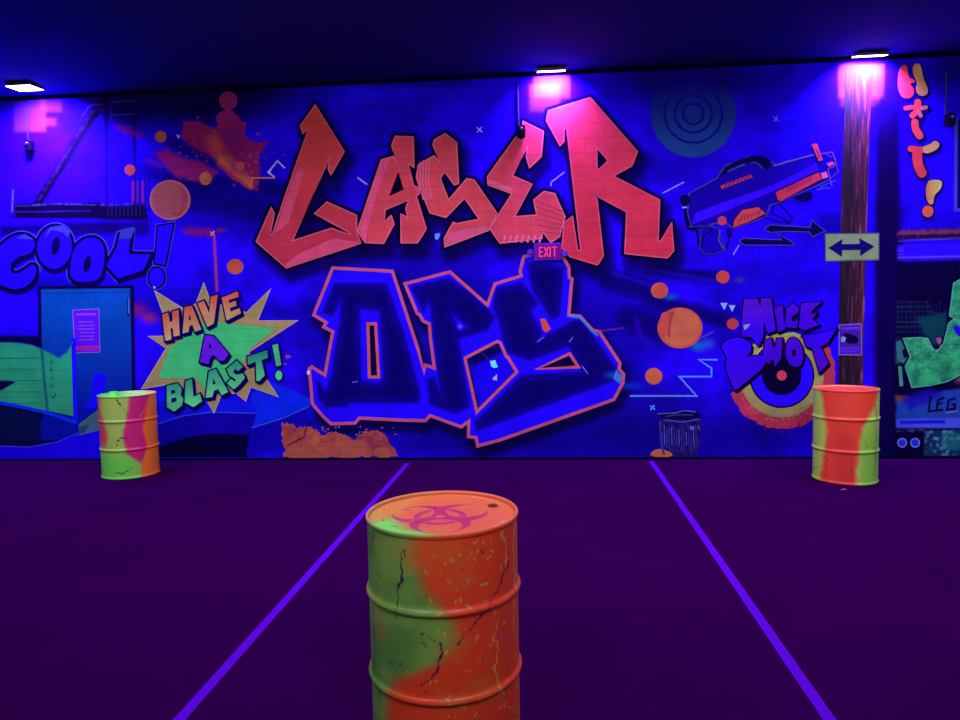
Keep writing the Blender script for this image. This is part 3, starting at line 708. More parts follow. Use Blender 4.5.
m.stroke(gu([(300,600),(290,660),(320,715)]), 1.1, (80, 80, 140), 5); m.stroke(gu([(345,590),(350,640),(365,630),(360,590)]), 2, K, 4)
m.stroke(gu([(900,340),(1000,300)]), .8, OL, 4); m.stroke(gu([(880,360),(930,345),(960,350)]), 1.4, (60, 60, 150), 4)
m.build('painted_blaster', mural, 'blue and red laser blaster painted above the arrow sign')

# --- NICE SHOT target
tx, ty = 781.6, 375.4
m = Motif()
red = [(tx+54*math.cos(t), ty+54*math.sin(t)) for t in np.linspace(-1.0, PI-.35, 44)]
red = jag(red, 1.2, 4, 3)
m.add(red+[(tx-40, ty+8)], (192, 50, 84), 2)
tan = [(tx+42*math.cos(t), ty+42*math.sin(t)) for t in np.linspace(-2.4, PI+.1, 60)]
m.add(tan, (166, 140, 96), 3)
for k in range(9):
    x = tx-34+k*8.6; y0 = ty+math.sqrt(max(54**2-(x-tx)**2, 0))-1; m.stroke([(x,y0-2),(x,y0+3+(k*7) % 6)], 1.0, (90, 8, 80), 2)
for k in range(34):
    t = rng.uniform(.2, 2.6); r = rng.uniform(40, 46); m.add(ell(tx+r*math.cos(t), ty+r*math.sin(t), rng.uniform(.6, 1.5), rng.uniform(.5, 1.3), 10), (184, 104, 78), 4)
m.add(ell(tx, ty, 32.6, 32.6, 64), (8, 0, 56), 4); m.add(ell(tx, ty, 31, 31, 64), (44, 6, 255), 5); m.add(ell(tx, ty, 19.6, 19.6, 48), (8, 0, 50), 6); m.add(ell(tx, ty, 5, 5, 24), (214, 60, 96), 7)
m.build('painted_target', mural, 'bullseye target of tan and red rings behind NICE SHOT')
ns = empty('painted_word', parent=mural); ns['label'] = 'purple-blue graffiti words NICE SHOT over the target'
def nl(poly, lbl, holes=(), fill=RG((66, 4, 214), (78, 8, 210)), sm=0, sh=(1.8, 2.2)):
    P = T(710, 280, 6, poly); P = smooth_poly(P, sm) if sm else P
    Motif().glyph(P, fill, (6, 0, 36), 1.15, sh, [T(710, 280, 6, h) for h in holes], layer=11).build('painted_letter', ns, lbl)
nl([(203,115),(285,112),(300,165),(305,110),(366,110),(392,300),(345,320),(320,250),(318,330),(290,395),(245,340),(188,340),(190,240)], 'letter N', fill=RG((52, 2, 240), (84, 14, 196)))
nl([(385,165),(432,152),(448,295),(408,312)], 'letter I')
nl([(455,175),(500,135),(535,178),(512,208),(490,215),(488,250),(528,240),(518,290),(448,282)], 'letter C')
nl([(545,140),(668,130),(610,182),(600,205),(640,195),(612,235),(652,268),(560,305),(532,285)], 'letter E')
nl([(66,410),(72,385),(105,352),(180,342),(248,378),(240,440),(205,462),(340,446),(325,520),(240,592),(160,655),(146,662),(135,640),(84,505),(108,470)], 'large letter S', sm=1, fill=RG((66, 6, 216), (52, 2, 244)))
nl([(330,360),(368,348),(372,400),(392,395),(398,352),(432,350),(425,470),(388,520),(376,470),(348,505),(312,465)], 'letter H')
nl([(465,360),(500,340),(540,370),(560,450),(545,510),(505,525),(460,490),(448,420)], 'second letter O', [[(488,420),(510,415),(515,450),(495,460)]], sm=1)
nl([(555,332),(660,318),(758,290),(705,375),(660,398),(708,500),(655,555),(612,410),(575,398)], 'letter T', fill=RG((80, 10, 200), (52, 4, 240)))
for pts, col, ly in [([(198,270),(240,262),(225,285),(205,300)], (130,140,200), 12), ([(262,440),(300,405),(318,408),(280,450)], (176,160,110), 12), ([(388,345),(420,322),(500,312),(545,330),(530,352),(500,332),(430,340)], (172,158,100), 6)]:
    m = Motif(); m.add(T(710,280,6,pts), col, ly); m.build('painted_mark', mural)

# --- painted bin
m = Motif()
bd = T(620,340,5.33,[(205,420),(435,420),(428,520),(412,622),(228,622),(212,520)])
m.add(bd, ('mottle', (10, 0, 74), (44, 26, 132), 16), 3)
m.stroke(T(620,340,5.33,[(212,430),(222,560),(236,612)]), 2.2, (50, 40, 150), 4)
for k in range(14):
    x = 235+k*13; m.stroke(T(620,340,5.33,[(x,450+(k*31) % 40),(x+3,560+(k*17) % 50)]), .7, (60, 40, 150) if k % 3 else (90, 80, 180), 4)
m.add(smooth_poly(T(620,340,5.33,[(195,395),(300,375),(405,382),(440,405),(410,425),(240,425)]), 1), (16, 0, 74), 4)
m.stroke(T(620,340,5.33,[(200,393),(300,388),(340,376),(402,383)]), 1.0, (84, 80, 170), 5); m.stroke(T(620,340,5.33,[(235,425),(330,438),(425,420)]), 1.1, (80, 70, 180), 5); m.stroke(T(620,340,5.33,[(240,408),(300,398),(390,400)]), .9, (60, 50, 140), 5)
m.add(T(620,340,5.33,[(372,460),(394,460),(394,476),(372,476)]), (100, 90, 190), 5); m.stroke(T(620,340,5.33,[(415,455),(425,480)]), 1, (90, 80, 180), 5)
m.build('painted_bin', mural, 'dark dustbin with its lid ajar painted at the wall foot')
# --- splat bottom
m = Motif()
sp = T(300,340,5.333,[(-95,440),(-70,445),(-40,450),(-20,465),(0,468),(40,458),(85,478),(110,512),(180,488),(250,508),(290,532),(340,488),(400,478),(450,500),(490,560),(525,622),(-90,622),(-80,590),(-95,560)])
m.add(jag(sp, 1.3, 2.2, 8), ('mottle', (150, 44, 72), (186, 82, 66), 5), 6)
for x, y, rx, ry in ((120,590,10,8),(220,580,16,9),(300,575,12,8),(60,610,14,6),(-30,600,10,6),(440,600,9,5),(260,600,16,6)): m.add(jag(ell(300+x/5.333, 340+y/5.333, rx, ry, 18), .9, 2, x), ('mottle', (186, 84, 70), (170, 68, 74), 9), 7)
m.stroke(T(150,340,6,[(985,480),(940,520),(925,580),(820,635)]), 1.0, (20, 0, 70), 8)
for i in range(26):
    m.add(ell(rng.uniform(285,402), rng.uniform(424,436), rng.uniform(.4,1.4), rng.uniform(.4,1.2), 10), [(180, 70, 90), (90, 80, 200)][i % 2], 5)
m.build('painted_splat', mural, 'orange-brown paint splat along the bottom of the wall')

# --- pole, sign, poster
m = Motif()
mp, nt, b = new_mat('painted_wood_grain'); b.inputs['Roughness'].default_value = .75; b.inputs['Specular IOR Level'].default_value = .15
g_ = N(nt, 'ShaderNodeNewGeometry'); mpg = N(nt, 'ShaderNodeMapping'); mpg.inputs['Scale'].default_value = (26, 1, 1.6)
nz_ = N(nt, 'ShaderNodeTexNoise'); nz_.inputs['Scale'].default_value = 1.6; nz_.inputs['Detail'].default_value = 5; nz_.inputs['Distortion'].default_value = .8
nt.links.new(g_.outputs['Position'], mpg.inputs['Vector']); nt.links.new(mpg.outputs[0], nz_.inputs['Vector'])
rp = N(nt, 'ShaderNodeValToRGB'); e = rp.color_ramp.elements
e[0].position = .40; e[0].color = (*lin((40, 6, 48)), 1); e[1].position = .72; e[1].color = (*lin((160, 84, 110)), 1)
k = rp.color_ramp.elements.new(.53); k.color = (*lin((78, 18, 40)), 1)
nt.links.new(nz_.outputs['Fac'], rp.inputs['Fac'])
tc_ = N(nt, 'ShaderNodeTexCoord'); sx = N(nt, 'ShaderNodeSeparateXYZ'); nt.links.new(tc_.outputs['Generated'], sx.inputs[0])
r2 = N(nt, 'ShaderNodeValToRGB'); e = r2.color_ramp.elements; e[0].position = .30; e[0].color = (.22, .12, .5, 1); e[1].position = .92; e[1].color = (1, 1, 1, 1)
nt.links.new(sx.outputs['X'], r2.inputs['Fac'])
mm = N(nt, 'ShaderNodeVectorMath', operation='MULTIPLY'); nt.links.new(rp.outputs['Color'], mm.inputs[0]); nt.links.new(r2.outputs['Color'], mm.inputs[1])
nt.links.new(mm.outputs[0], b.inputs['Base Color']); _pc[repr('wood')] = mp
m.add([(846,66),(873,66),(869,150),(866,250),(863.5,340),(862,458),(837,458),(838.5,340),(841,200)], 'wood', 4)
m.build('painted_pole', mural, 'brown wooden pole painted from floor to ceiling')
m = Motif(); sg = [(825,233.7),(878.7,233.3),(878.7,260),(825.3,261.3)]
m.add(sg, (132, 144, 112), 6).stroke(sg, 1, (70, 70, 120), 7, True)
m.stroke([(829,236.5),(875.5,236.2),(875.5,257.5),(829.2,258.5)], .6, (150, 150, 100), 7, True)
m.add(T(800,220,6,[(168,168),(255,113),(250,145),(358,143),(352,108),(445,160),(358,217),(360,180),(250,182),(252,222)]), (22, 4, 104), 8)
m.build('painted_sign', mural, 'greenish sign with a double-ended arrow on the painted pole')
m = Motif(); ps = [(838.8,325),(861,323.7),(861.3,355),(838.8,354.7)]
m.add(ps, (84, 22, 196), 6).stroke(ps, .9, (130, 100, 200), 7, True); m.stroke([(841,328.5),(859,327.8)], 2, (110, 50, 210), 7)
m.add([(840,332.5),(859,331.5),(859.5,345),(840,345)], (62, 30, 150), 7); m.add(smooth_poly([(843,333),(850,334),(858,337),(858,343),(850,344),(844,341)], 1), (14, 0, 60), 8)
m.add([(840.5,338),(843,336),(846,338),(844,342),(841,342)], (140, 140, 220), 9); m.stroke([(841,348.5),(859,348)], 1.4, (100, 40, 230), 8); m.stroke([(841,351.5),(858,351)], 1.2, (100, 40, 230), 8)
m.build('painted_poster', mural, 'small purple poster on the painted pole')

# --- H*IT!
hit = empty('painted_word', parent=mural); hit['label'] = 'orange rounded letters reading downward H*IT! near the pole'
def cap_glyph(paths, lbl):
    m = Motif()
    for pts, w, col in paths: m.stroke([(x+.8, y+1.2) for x, y in pts], w+4.4, (16, 0, 96), 4, cap=True)
    for pts, w, col in paths: m.stroke(pts, w, col, 6, cap=True)
    m.build('painted_letter', hit, lbl)
def Hh(p): return smooth_poly(T(860, 50, 9.6, p), 2, False)
OG = (240, 120, 80)
m = Motif()
hl = smooth_poly(T(860,50,9.6,[(385,160),(425,140),(455,160),(462,270),(520,285),(530,310),(470,325),(515,370),(515,430),(470,470),(400,460),(360,380),(360,240)]), 2)
hr = smooth_poly(T(860,50,9.6,[(505,150),(545,125),(582,145),(600,260),(650,370),(650,420),(600,450),(550,430),(530,370),(550,320),(500,220)]), 2)
for P in (hl, hr): m.stroke([(x+.6, y+1) for x, y in P], 3.4, (16, 0, 96), 4, True).add([(x+.6, y+1) for x, y in P], (16, 0, 96), 4)
m.add(hl, (226, 62, 78), 6); m.add(hr, ((232, 96, 84), (214, 164, 96), 0), 6); m.build('painted_letter', hit, 'orange letter H')
cap_glyph([(T(860,50,9.6,[(435,560),(500,550)]), 4.4, (222, 66, 84)), (T(860,50,9.6,[(550,500),(535,600),(500,630)]), 6, (232, 78, 72)), (T(860,50,9.6,[(555,500),(560,560)]), 6, (232, 78, 72)), (T(860,50,9.6,[(590,562),(630,552)]), 4, (220, 110, 120)), (T(860,50,9.6,[(560,590),(580,632)]), 4, (226, 110, 110))], 'orange asterisk')
cap_glyph([(smooth_poly(T(760,50,4.8,[(742,348),(744,380),(765,412)]), 2, False), 7.4, (224, 76, 70))], 'orange letter I')
cap_glyph([(smooth_poly(T(760,50,4.8,[(722,475),(770,480),(800,478)]), 1, False), 6.4, (222, 66, 78)), (smooth_poly(T(760,50,4.8,[(800,478),(830,466),(840,456)]), 1, False), 8, (206, 158, 96)), (smooth_poly(T(760,50,4.8,[(752,485),(755,550),(775,590)]), 2, False), 9.6, (214, 60, 70))], 'orange letter T')
m = Motif()
e1 = smooth_poly(T(860,150,9.6,[(645,300),(690,285),(770,288),(788,320),(770,380),(705,440),(705,515),(670,528),(640,490),(625,400)]), 2); e2 = ell(860+648/9.6, 150+590/9.6, 5.6, 5.8, 28)
for P in (e1, e2): m.stroke([(x+.4, y+.8) for x, y in P], 3.2, (16, 0, 96), 4, True)
m.add(e1, ((206, 110, 84), (196, 182, 100), 0), 6); m.add(e2, (218, 84, 72), 6); m.build('painted_letter', hit, 'orange exclamation mark')
# window frame art, graffiti and lower right
m = Motif()
m.add([(957.5,120),(1010,118),(1010,208),(957.5,208)], (14, 0, 90), 2); m.stroke([(956,118),(955.5,210),(1010,209)], 3.4, (56, 56, 200), 3)
m.build('painted_window', mural, 'painted window frame corner beside H*IT!')
m = Motif()
def wa(p): return T(860, 250, 6, p)
u1 = wa([(560,200),(620,165),(760,150),(760,460),(600,425),(535,395)]); u2 = wa([(258,530),(360,525),(405,530),(435,590),(460,610),(500,560),(530,440),(560,415),(760,500),(760,600),(680,690),(600,750),(520,790),(420,812),(310,825),(270,700),(300,640)])
for P in (u1, u2): m.stroke(P, 4, (12, 2, 60), 3, True).add(P, ('mottle', (34, 112, 98), (60, 174, 122), 9), 4).stroke(P, .9, (90, 170, 160), 5, True)
m.add(wa([(555,460),(580,450),(640,490),(620,540),(570,495)]), (36, 10, 230), 5); m.add(wa([(455,530),(480,525),(490,550),(470,565)]), (190, 70, 130), 4)
m.stroke(wa([(375,535),(440,605),(470,600)]), 1.4, (90, 170, 150), 5)
for k in range(46):
    x, y = rng.uniform(300, 560), rng.uniform(560, 780)
    if x+y < 1240: m.add(ell(860+x/6, 250+y/6, rng.uniform(.5, 1.8), rng.uniform(.4, 1.0), 8, rng.uniform(0, 3)), (34, 108, 92), 5)
m.add(T(860,360,6.55,[(248,40),(272,42),(282,170),(258,172)]), (70, 140, 140), 4)
m.add(wa([(215,550),(245,548),(262,590),(280,640),(262,680),(222,660)]), (56, 110, 130), 4); m.add(wa([(250,600),(272,590),(285,640),(262,650)]), (12, 2, 60), 5)
m.build('painted_graffiti', mural, 'green graffiti letters in the dark painted opening')
m = Motif(); KK = (12, 2, 70)
m.stroke(T(860,360,6.55,[(462,236),(448,335),(498,330)]), 2.1, KK, 4); m.stroke(T(860,360,6.55,[(552,245),(510,262),(500,330),(545,325)]), 2.1, KK, 4); m.stroke(T(860,360,6.55,[(502,290),(540,280)]), 1.9, KK, 4)
m.stroke(T(860,360,6.55,[(625,250),(580,262),(568,325),(620,318),(622,290),(600,292)]), 2.1, KK, 4); m.stroke(T(860,360,6.55,[(560,345),(640,335)]), .9, (110, 120, 210), 4)
m.build('painted_tag', mural, 'thin dark scrawled tag LEG on blue at lower right')
m = Motif()
for x in (275, 360): m.add(ell(860+x/6.55, 360+542/6.55, 4.9, 4.9, 28), (110, 120, 220), 3); m.add(ell(860+x/6.55, 360+542/6.55, 3.6, 3.6, 24), (40, 40, 236), 4)
m.build('painted_lamps', mural, 'pair of pale blue painted roundels near the wall foot')

# ================================================================== floor tape
m_tape = simple('violet_floor_tape', (92, 2, 200), .8, spec=.02, noise=.04)
def tape(pa, pb, label):
    a = Vector((*flat_pt(*pa), 0)); b = Vector((*flat_pt(*pb), 0))
    d = (b-a).normalized(); a = a - d*1.2; n = Vector((-d.y, d.x, 0))*.026
    bm = bmesh.new(); seg = 60; rows = []
    for i in range(seg+1):
        p = a.lerp(b, i/seg); w = 1+.03*math.sin(i*2.3)
        rows.append([bm.verts.new(p+n*w+Vector((0, 0, .0015))), bm.verts.new(p-n*w+Vector((0, 0, .0015)))])
    for i in range(seg): bm.faces.new([rows[i][0], rows[i+1][0], rows[i+1][1], rows[i][1]])
    r = bmesh.ops.extrude_face_region(bm, geom=bm.faces[:])
    for v in r['geom']:
        if isinstance(v, bmesh.types.BMVert): v.co.z = .0002
    tag(link_bm('floor_tape', bm, m_tape), label, 'tape', 'violet tape lines on the floor')
tape((180, 719), (407.5, 463.5), 'straight violet tape line on dark floor running towards the word OPS, behind the front barrel')
tape((829, 719), (651, 461), 'straight violet tape line on dark floor ending at the painted bin')

# ================================================================== barrels
HB, RB = .88, .288
def profile():
    P = [(RB-.004, 0.0), (RB+.004, .004), (RB+.006, .012), (RB+.003, .020), (RB-.002, .026)]
    def hoop(z): return [(RB-.002, z-.024), (RB+.0, z-.015), (RB+.006, z-.008), (RB+.009, z), (RB+.006, z+.008), (RB+.0, z+.015), (RB-.002, z+.024)]
    z = .026; body = []
    for zc in (.308, .610):
        h = hoop(zc); body += list(np.linspace(0, 1, 36)[1:-1]*(h[0][1]-z)+z) and [(RB-.002, t) for t in np.linspace(z, h[0][1], 36)[1:-1]]
        hh = []
        for i in range(len(h)-1):
            for k in range(3): hh.append((h[i][0]+(h[i+1][0]-h[i][0])*k/3, h[i][1]+(h[i+1][1]-h[i][1])*k/3))
        body += hh+[h[-1]]; z = h[-1][1]
    body += [(RB-.002, t) for t in np.linspace(z, HB-.022, 36)[1:]]
    return P+body
def mk_barrel(loc, colf, lidf, label, facing, bung_cols, rad_=RB, hgt=HB):
    root = empty('oil_drum', (loc[0], loc[1], 0)); root.scale = (rad_/RB, rad_/RB, hgt/HB); tag(root, label, 'barrel', 'neon painted oil drums on the floor')
    prof = profile(); seg = 560
    th = np.linspace(0, 2*PI, seg, endpoint=False)
    R_arr = np.array([p[0] for p in prof]); Z_arr = np.array([p[1] for p in prof])
    TH, ZZ = np.meshgrid(th, Z_arr); RR = np.repeat(R_arr[:, None], seg, 1)
    v = np.stack([RR*np.cos(TH), RR*np.sin(TH), ZZ], -1).reshape(-1, 3)
    # angle seen from the front: s = -1 (left edge) .. 1 (right edge) of the side towards the viewer
    a = TH - facing; a = (a+PI) % (2*PI)-PI
    col = colf(a, ZZ/HB)
    c4 = np.ones((v.shape[0], 4)); c4[:, :3] = lin(np.clip(col, 0, 255)).reshape(-1, 3)
    n = len(prof); i = (np.arange(n-1)[:, None]*seg + np.arange(seg)[None]); j = (np.arange(n-1)[:, None]*seg + (np.arange(seg)[None]+1) % seg)
    f = np.stack([i.ravel(), j.ravel(), (j+seg).ravel(), (i+seg).ravel()], 1)
    me = bpy.data.meshes.new('body'); quick_mesh(me, v, f, c4, smooth=True); me.materials.append(m_drum)
    o = bpy.data.objects.new('body', me); COL.objects.link(o); o.parent = root
    # rim (rolled chime)
    rim = [(RB-.002, HB-.022), (RB+.001, HB-.018), (RB+.003, HB-.010), (RB+.003, HB-.003), (RB, HB), (RB-.006, HB-.002), (RB-.009, HB-.008), (RB-.010, HB-.014)]
    ta = np.linspace(0, 2*PI, 280, endpoint=False)
    Tm, Zm = np.meshgrid(ta, [p[1] for p in rim]); Rm = np.repeat(np.array([p[0] for p in rim])[:, None], 280, 1)
    v = np.stack([Rm*np.cos(Tm), Rm*np.sin(Tm), Zm], -1).reshape(-1, 3)
    am = (Tm-facing+PI) % (2*PI)-PI
    cs = colf(am, Zm/HB); cl = lidf(Rm/RB*np.cos(am), Rm/RB*np.sin(am), rimq=True); w = np.clip((Zm-(HB-.012))/.01, 0, 1)[..., None]
    cc = cs*(1-w)+cl*w
    c4 = np.ones((v.shape[0], 4)); c4[:, :3] = lin(np.clip(cc, 0, 255)).reshape(-1, 3)
    n = len(rim); i = (np.arange(n-1)[:, None]*280 + np.arange(280)[None]); j = (np.arange(n-1)[:, None]*280 + (np.arange(280)[None]+1) % 280)
    f = np.stack([i.ravel(), j.ravel(), (j+280).ravel(), (i+280).ravel()], 1)
    me = bpy.data.meshes.new('rim'); quick_mesh(me, v, f, c4, smooth=True); me.materials.append(m_drum)
    o = bpy.data.objects.new('rim', me); COL.objects.link(o); o.parent = root
    # lid
    nr = 150; rr = np.linspace(.0005, RB-.0095, nr); Tm, Rm = np.meshgrid(ta, rr)
    Zl = np.where(Rm > RB-.016, HB-.014, np.where(Rm > RB-.03, HB-.015+.003*np.sin((Rm-(RB-.03))/.014*PI), HB-.014))
    v = np.stack([Rm*np.cos(Tm), Rm*np.sin(Tm), Zl], -1).reshape(-1, 3)
    am = Tm-facing; cl = lidf(Rm/RB*np.cos(am), Rm/RB*np.sin(am))
    c4 = np.ones((v.shape[0], 4)); c4[:, :3] = lin(np.clip(cl, 0, 255)).reshape(-1, 3)
    i = (np.arange(nr-1)[:, None]*280 + np.arange(280)[None]); j = (np.arange(nr-1)[:, None]*280 + (np.arange(280)[None]+1) % 280)
    f = np.stack([i.ravel(), j.ravel(), (j+280).ravel(), (i+280).ravel()], 1)
    me = bpy.data.meshes.new('lid'); quick_mesh(me, v, f, c4, smooth=True); me.materials.append(m_drum)
    o = bpy.data.objects.new('lid', me); COL.objects.link(o); o.parent = root; lid = o
    # bungs: local coords (towards viewer = +fx, right = +fy) rotated by facing
    for (q, s, rad, h, col) in bung_cols:
        X = (q*math.cos(facing)-s*math.sin(facing))*RB; Y = (q*math.sin(facing)+s*math.cos(facing))*RB
        bm = bmesh.new(); lathe(bm, [(rad*1.25, 0), (rad*1.25, h*.35), (rad, h*.45), (rad, h), (rad*.72, h), (rad*.68, h*.5), (.002, h*.5)], 24, (X, Y, HB-.0142))
        link_bm('bung', bm, simple('bung_paint', col, .5), root, smooth=False)
    return root
m_drum = attr_mat('neon_drum_paint', 'paint', .42, .35)
bpn = m_drum.node_tree
nb = bpn.nodes.new('ShaderNodeTexNoise'); nb.inputs['Scale'].default_value = 60; tcb = bpn.nodes.new('ShaderNodeTexCoord'); bpn.links.new(tcb.outputs['Object'], nb.inputs['Vector'])
bb = bpn.nodes.new('ShaderNodeBump'); bb.inputs['Strength'].default_value = .06; bb.inputs['Distance'].default_value = .004
bpn.links.new(nb.outputs['Fac'], bb.inputs['Height']); bpn.links.new(bb.outputs['Normal'], bpn.nodes['Principled BSDF'].inputs['Normal'])

def mixc(a, b, w): return a*(1-w[..., None])+np.asarray(b, float)*w[..., None]
def specks(c, s, z, n, cols, seed, smin=.004, smax=.02, xr=(-1, 1), zr=(0, 1), asp=.5):
    """little runs and spatters: s across, z up (both in drum radii)"""
    r = np.random.default_rng(seed)
    for k in range(n):
        x0, z0 = r.uniform(*xr), r.uniform(*zr); L = r.uniform(smin, smax); ang = r.uniform(0, PI); w = L*asp*r.uniform(.3, 1)
        d = seg_d(s, z, (x0-L*math.cos(ang), z0-L*math.sin(ang)), (x0+L*math.cos(ang), z0+L*math.sin(ang)))
        c = mixc(c, cols[k % len(cols)], .85*(1-sstep(w*.5, w, d)))
    return c
def runs(c, s, z, lines, col, w=.012, seed=0):
    wob = (fbm(s+5, z+5, .12, 91+seed)-.5)*.12
    for pts in lines:
        d = np.full(s.shape, 9.)
        for a, b in zip(pts[:-1], pts[1:]): d = np.minimum(d, seg_d(s+wob, z, a, b))
        th = w*(.35+1.6*np.clip(fbm(s+9, z+9, .08, 44+seed)-.35, 0, 1))
        c = mixc(c, col, .9*(1-sstep(th*.5, th, d)))
    return c
# a: angle from the viewer-facing line (+ = to the viewer's right), zz = 0..1
def front_col(a, zz):
    s = a/ (PI/2); z = zz*HB/RB
    n = (fbm(s*1.0+3, z+3, .5, 5)-.5)
    bx = np.interp(zz, [0, .2, .33, .42, .50, .58, .66, .78, .9, 1], [-.7, -.62, -.5, -.42, -.05, .10, .05, -.18, -.26, -.24])
    c = np.zeros(s.shape+(3,)); c[:] = (94, 130, 60)
    c = mixc(c, (176, 190, 84), sstep(.35, .65, fbm(s+8, z+2, .4, 8))*.35)
    c = mixc(c, (235, 62, 34), sstep(-.10, .12, s-bx+n*.12))
    c = mixc(c, (226, 90, 48), sstep(.62, .95, s)*.7)
    c = mixc(c, (200, 120, 52), sstep(.55, .75, fbm(s+1, z+7, .35, 17))*.3)
    c = mixc(c, (236, 96, 50), (1-sstep(-1.0, -.86, s))*.55*sstep(.4, .7, fbm(s, z, .3, 71)))
    c = mixc(c, (200, 60, 60), sstep(1.1, 1.5, np.abs(s))*.7)
    c = specks(c, s, z, 150, [(226, 150, 66), (240, 110, 70), (200, 160, 90)], 4, .006, .03, (-.15, .95), (.3, 3.0), .5)
    c = specks(c, s, z, 60, [(60, 6, 70), (130, 14, 60), (90, 8, 30)], 6, .005, .035, (-1, 1), (.3, 3.0), .35)
    c = specks(c, s, z, 24, [(200, 40, 150)], 9, .01, .03, (.2, .9), (.3, 2.6), .5)
    c = runs(c, s, z, [[(.10, 1.75), (.35, 2.1), (.62, 2.55)]], (120, 10, 70), .02, 1)
    c = runs(c, s, z, [[(-.30, 2.85), (-.36, 2.5), (-.42, 2.0)], [(-.75, 1.95), (-.72, 1.5), (-.76, 1.1)], [(-.95, 1.1), (-.65, .98), (-.6, .8)], [(-.2, 1.9), (0, 1.75), (-.1, 1.35), (-.2, 1.28)], [(-.88, 2.9), (-.96, 2.8)]], (40, 10, 60), .013, 2)
    c = runs(c, s, z, [[(.55, 2.95), (.58, 2.5)], [(.72, 2.95), (.74, 2.3), (.7, 1.6)], [(.85, 2.9), (.84, 2.4)], [(.45, 1.9), (.42, 1.2), (.5, .9)]], (226, 150, 70), .018, 3)
    return c
def biohazard(x, y, sc):
    """x right, y away from the viewer, sc = size of one unit"""
    X, Y = x/sc, y/sc; ins = np.zeros(X.shape, bool); cut = np.hypot(X, Y) < 2.6; ringz = np.zeros(X.shape, bool)
    for a in (-PI/2, PI/6, 5*PI/6):
        ux, uy = math.cos(a), math.sin(a)
        ins |= np.hypot(X-11*ux, Y-11*uy) < 15
        cut |= np.hypot(X-15.5*ux, Y-15.5*uy) < 10.6
        al = X*ux+Y*uy; ac = np.abs(-X*uy+Y*ux)
        cut |= (al > 18) & (ac < 3.2)
    r = np.hypot(X, Y)
    for a in (-PI/2, PI/6, 5*PI/6):
        ux, uy = math.cos(a), math.sin(a)
        ringz |= (np.hypot(X-15.5*ux, Y-15.5*uy) < 9.4) & (r > 10.2) & (r < 13.4)
    return (ins & ~cut) | ringz
def front_lid(q, s, rimq=False):      # q towards viewer, s to the right
    n = fbm(s*1.0+4, q+4, .35, 21)-.5
    c = np.zeros(s.shape+(3,)); c[:] = (246, 100, 52)
    c = mixc(c, (240, 84, 84), (1-sstep(.1, .75, np.hypot((s-.05)*.8, q-.3)+n*.4))*.9)
    c = mixc(c, (120, 222, 92), sstep(.0, .32, -s*.9+q*.55-.50+n*.25))
    c = mixc(c, (236, 132, 50), sstep(.55, .8, -s-q*.6+n*.3)*.8)
    c = mixc(c, (246, 124, 56), sstep(.55, .9, fbm(s, q, .3, 61))*.5)
    if rimq:
        return mixc(c, (230, 120, 110), np.full(s.shape, .35))
    c = mixc(c, (204, 24, 112), biohazard(s+.03, -(q-.12), .026)*(.78+.2*fbm(s+2, q+2, .2, 3)))
    c = specks(c, s, q, 26, [(236, 214, 110), (246, 150, 70)], 14, .01, .03, (-.9, .9), (-.85, .85), .6)
    c = specks(c, s, q, 10, [(70, 6, 80), (120, 10, 90)], 15, .02, .06, (-.9, .0), (-.85, .6), .4)
    return c
def left_col(a, zz):
    s = np.sin(np.clip(a, -PI/2, PI/2)); s = np.where(np.abs(a) > PI/2, np.sign(a)*(2-np.abs(s)), s); z = zz*HB/RB
    n = (fbm(s+3, z+9, .5, 105)-.5)*.25
    c = np.zeros(s.shape+(3,)); c[:] = (160, 172, 82)
    c = mixc(c, (104, 190, 70), (1-sstep(.18, .42, zz))*(1-sstep(-.2, .5, s)))
    x0 = np.interp(zz, [0, .18, .3, .6, .85, 1], [.5, .3, -.12, -.2, .0, .06]); x1 = np.interp(zz, [0, .2, .4, .6, 1], [.3, .4, .55, .45, .72])
    c = mixc(c, (206, 26, 112), sstep(-.09, .09, s-x0+n)*sstep(.1, .25, zz+n*.3))
    c = mixc(c, (246, 104, 42), sstep(-.07, .07, s-x1+n*.5))
    c = mixc(c, (206, 60, 90), (1-sstep(-.93, -.74+.0, s+.1*np.sin(zz*9)))*sstep(.3, .5, zz))
    c = runs(c, s, z, [[(-.35, 2.95), (-.22, 2.7), (-.05, 2.4), (-.02, 2.3)], [(-.5, .28), (-.3, .22), (-.1, .34), (0, .42)], [(-.4, 1.42), (-.3, 1.55), (-.1, 1.5)], [(-.45, 1.25), (-.4, 1.3)]], (60, 16, 50), .035, 5)
    c = runs(c, s, z, [[(.34, 2.0), (.42, 2.3), (.62, 2.7)]], (240, 90, 130), .03, 6)
    return specks(c, s, z, 30, [(226, 200, 90), (70, 10, 60)], 24, .01, .03, (-1, 1), (.1, 3), .5)
def left_lid(q, s, rimq=False):
    c = np.zeros(s.shape+(3,)); c[:] = (176, 236, 120)
    c = mixc(c, (110, 226, 92), (1-sstep(-.4, .3, s))); c = mixc(c, (226, 196, 120), sstep(.5, .9, s))
    return c
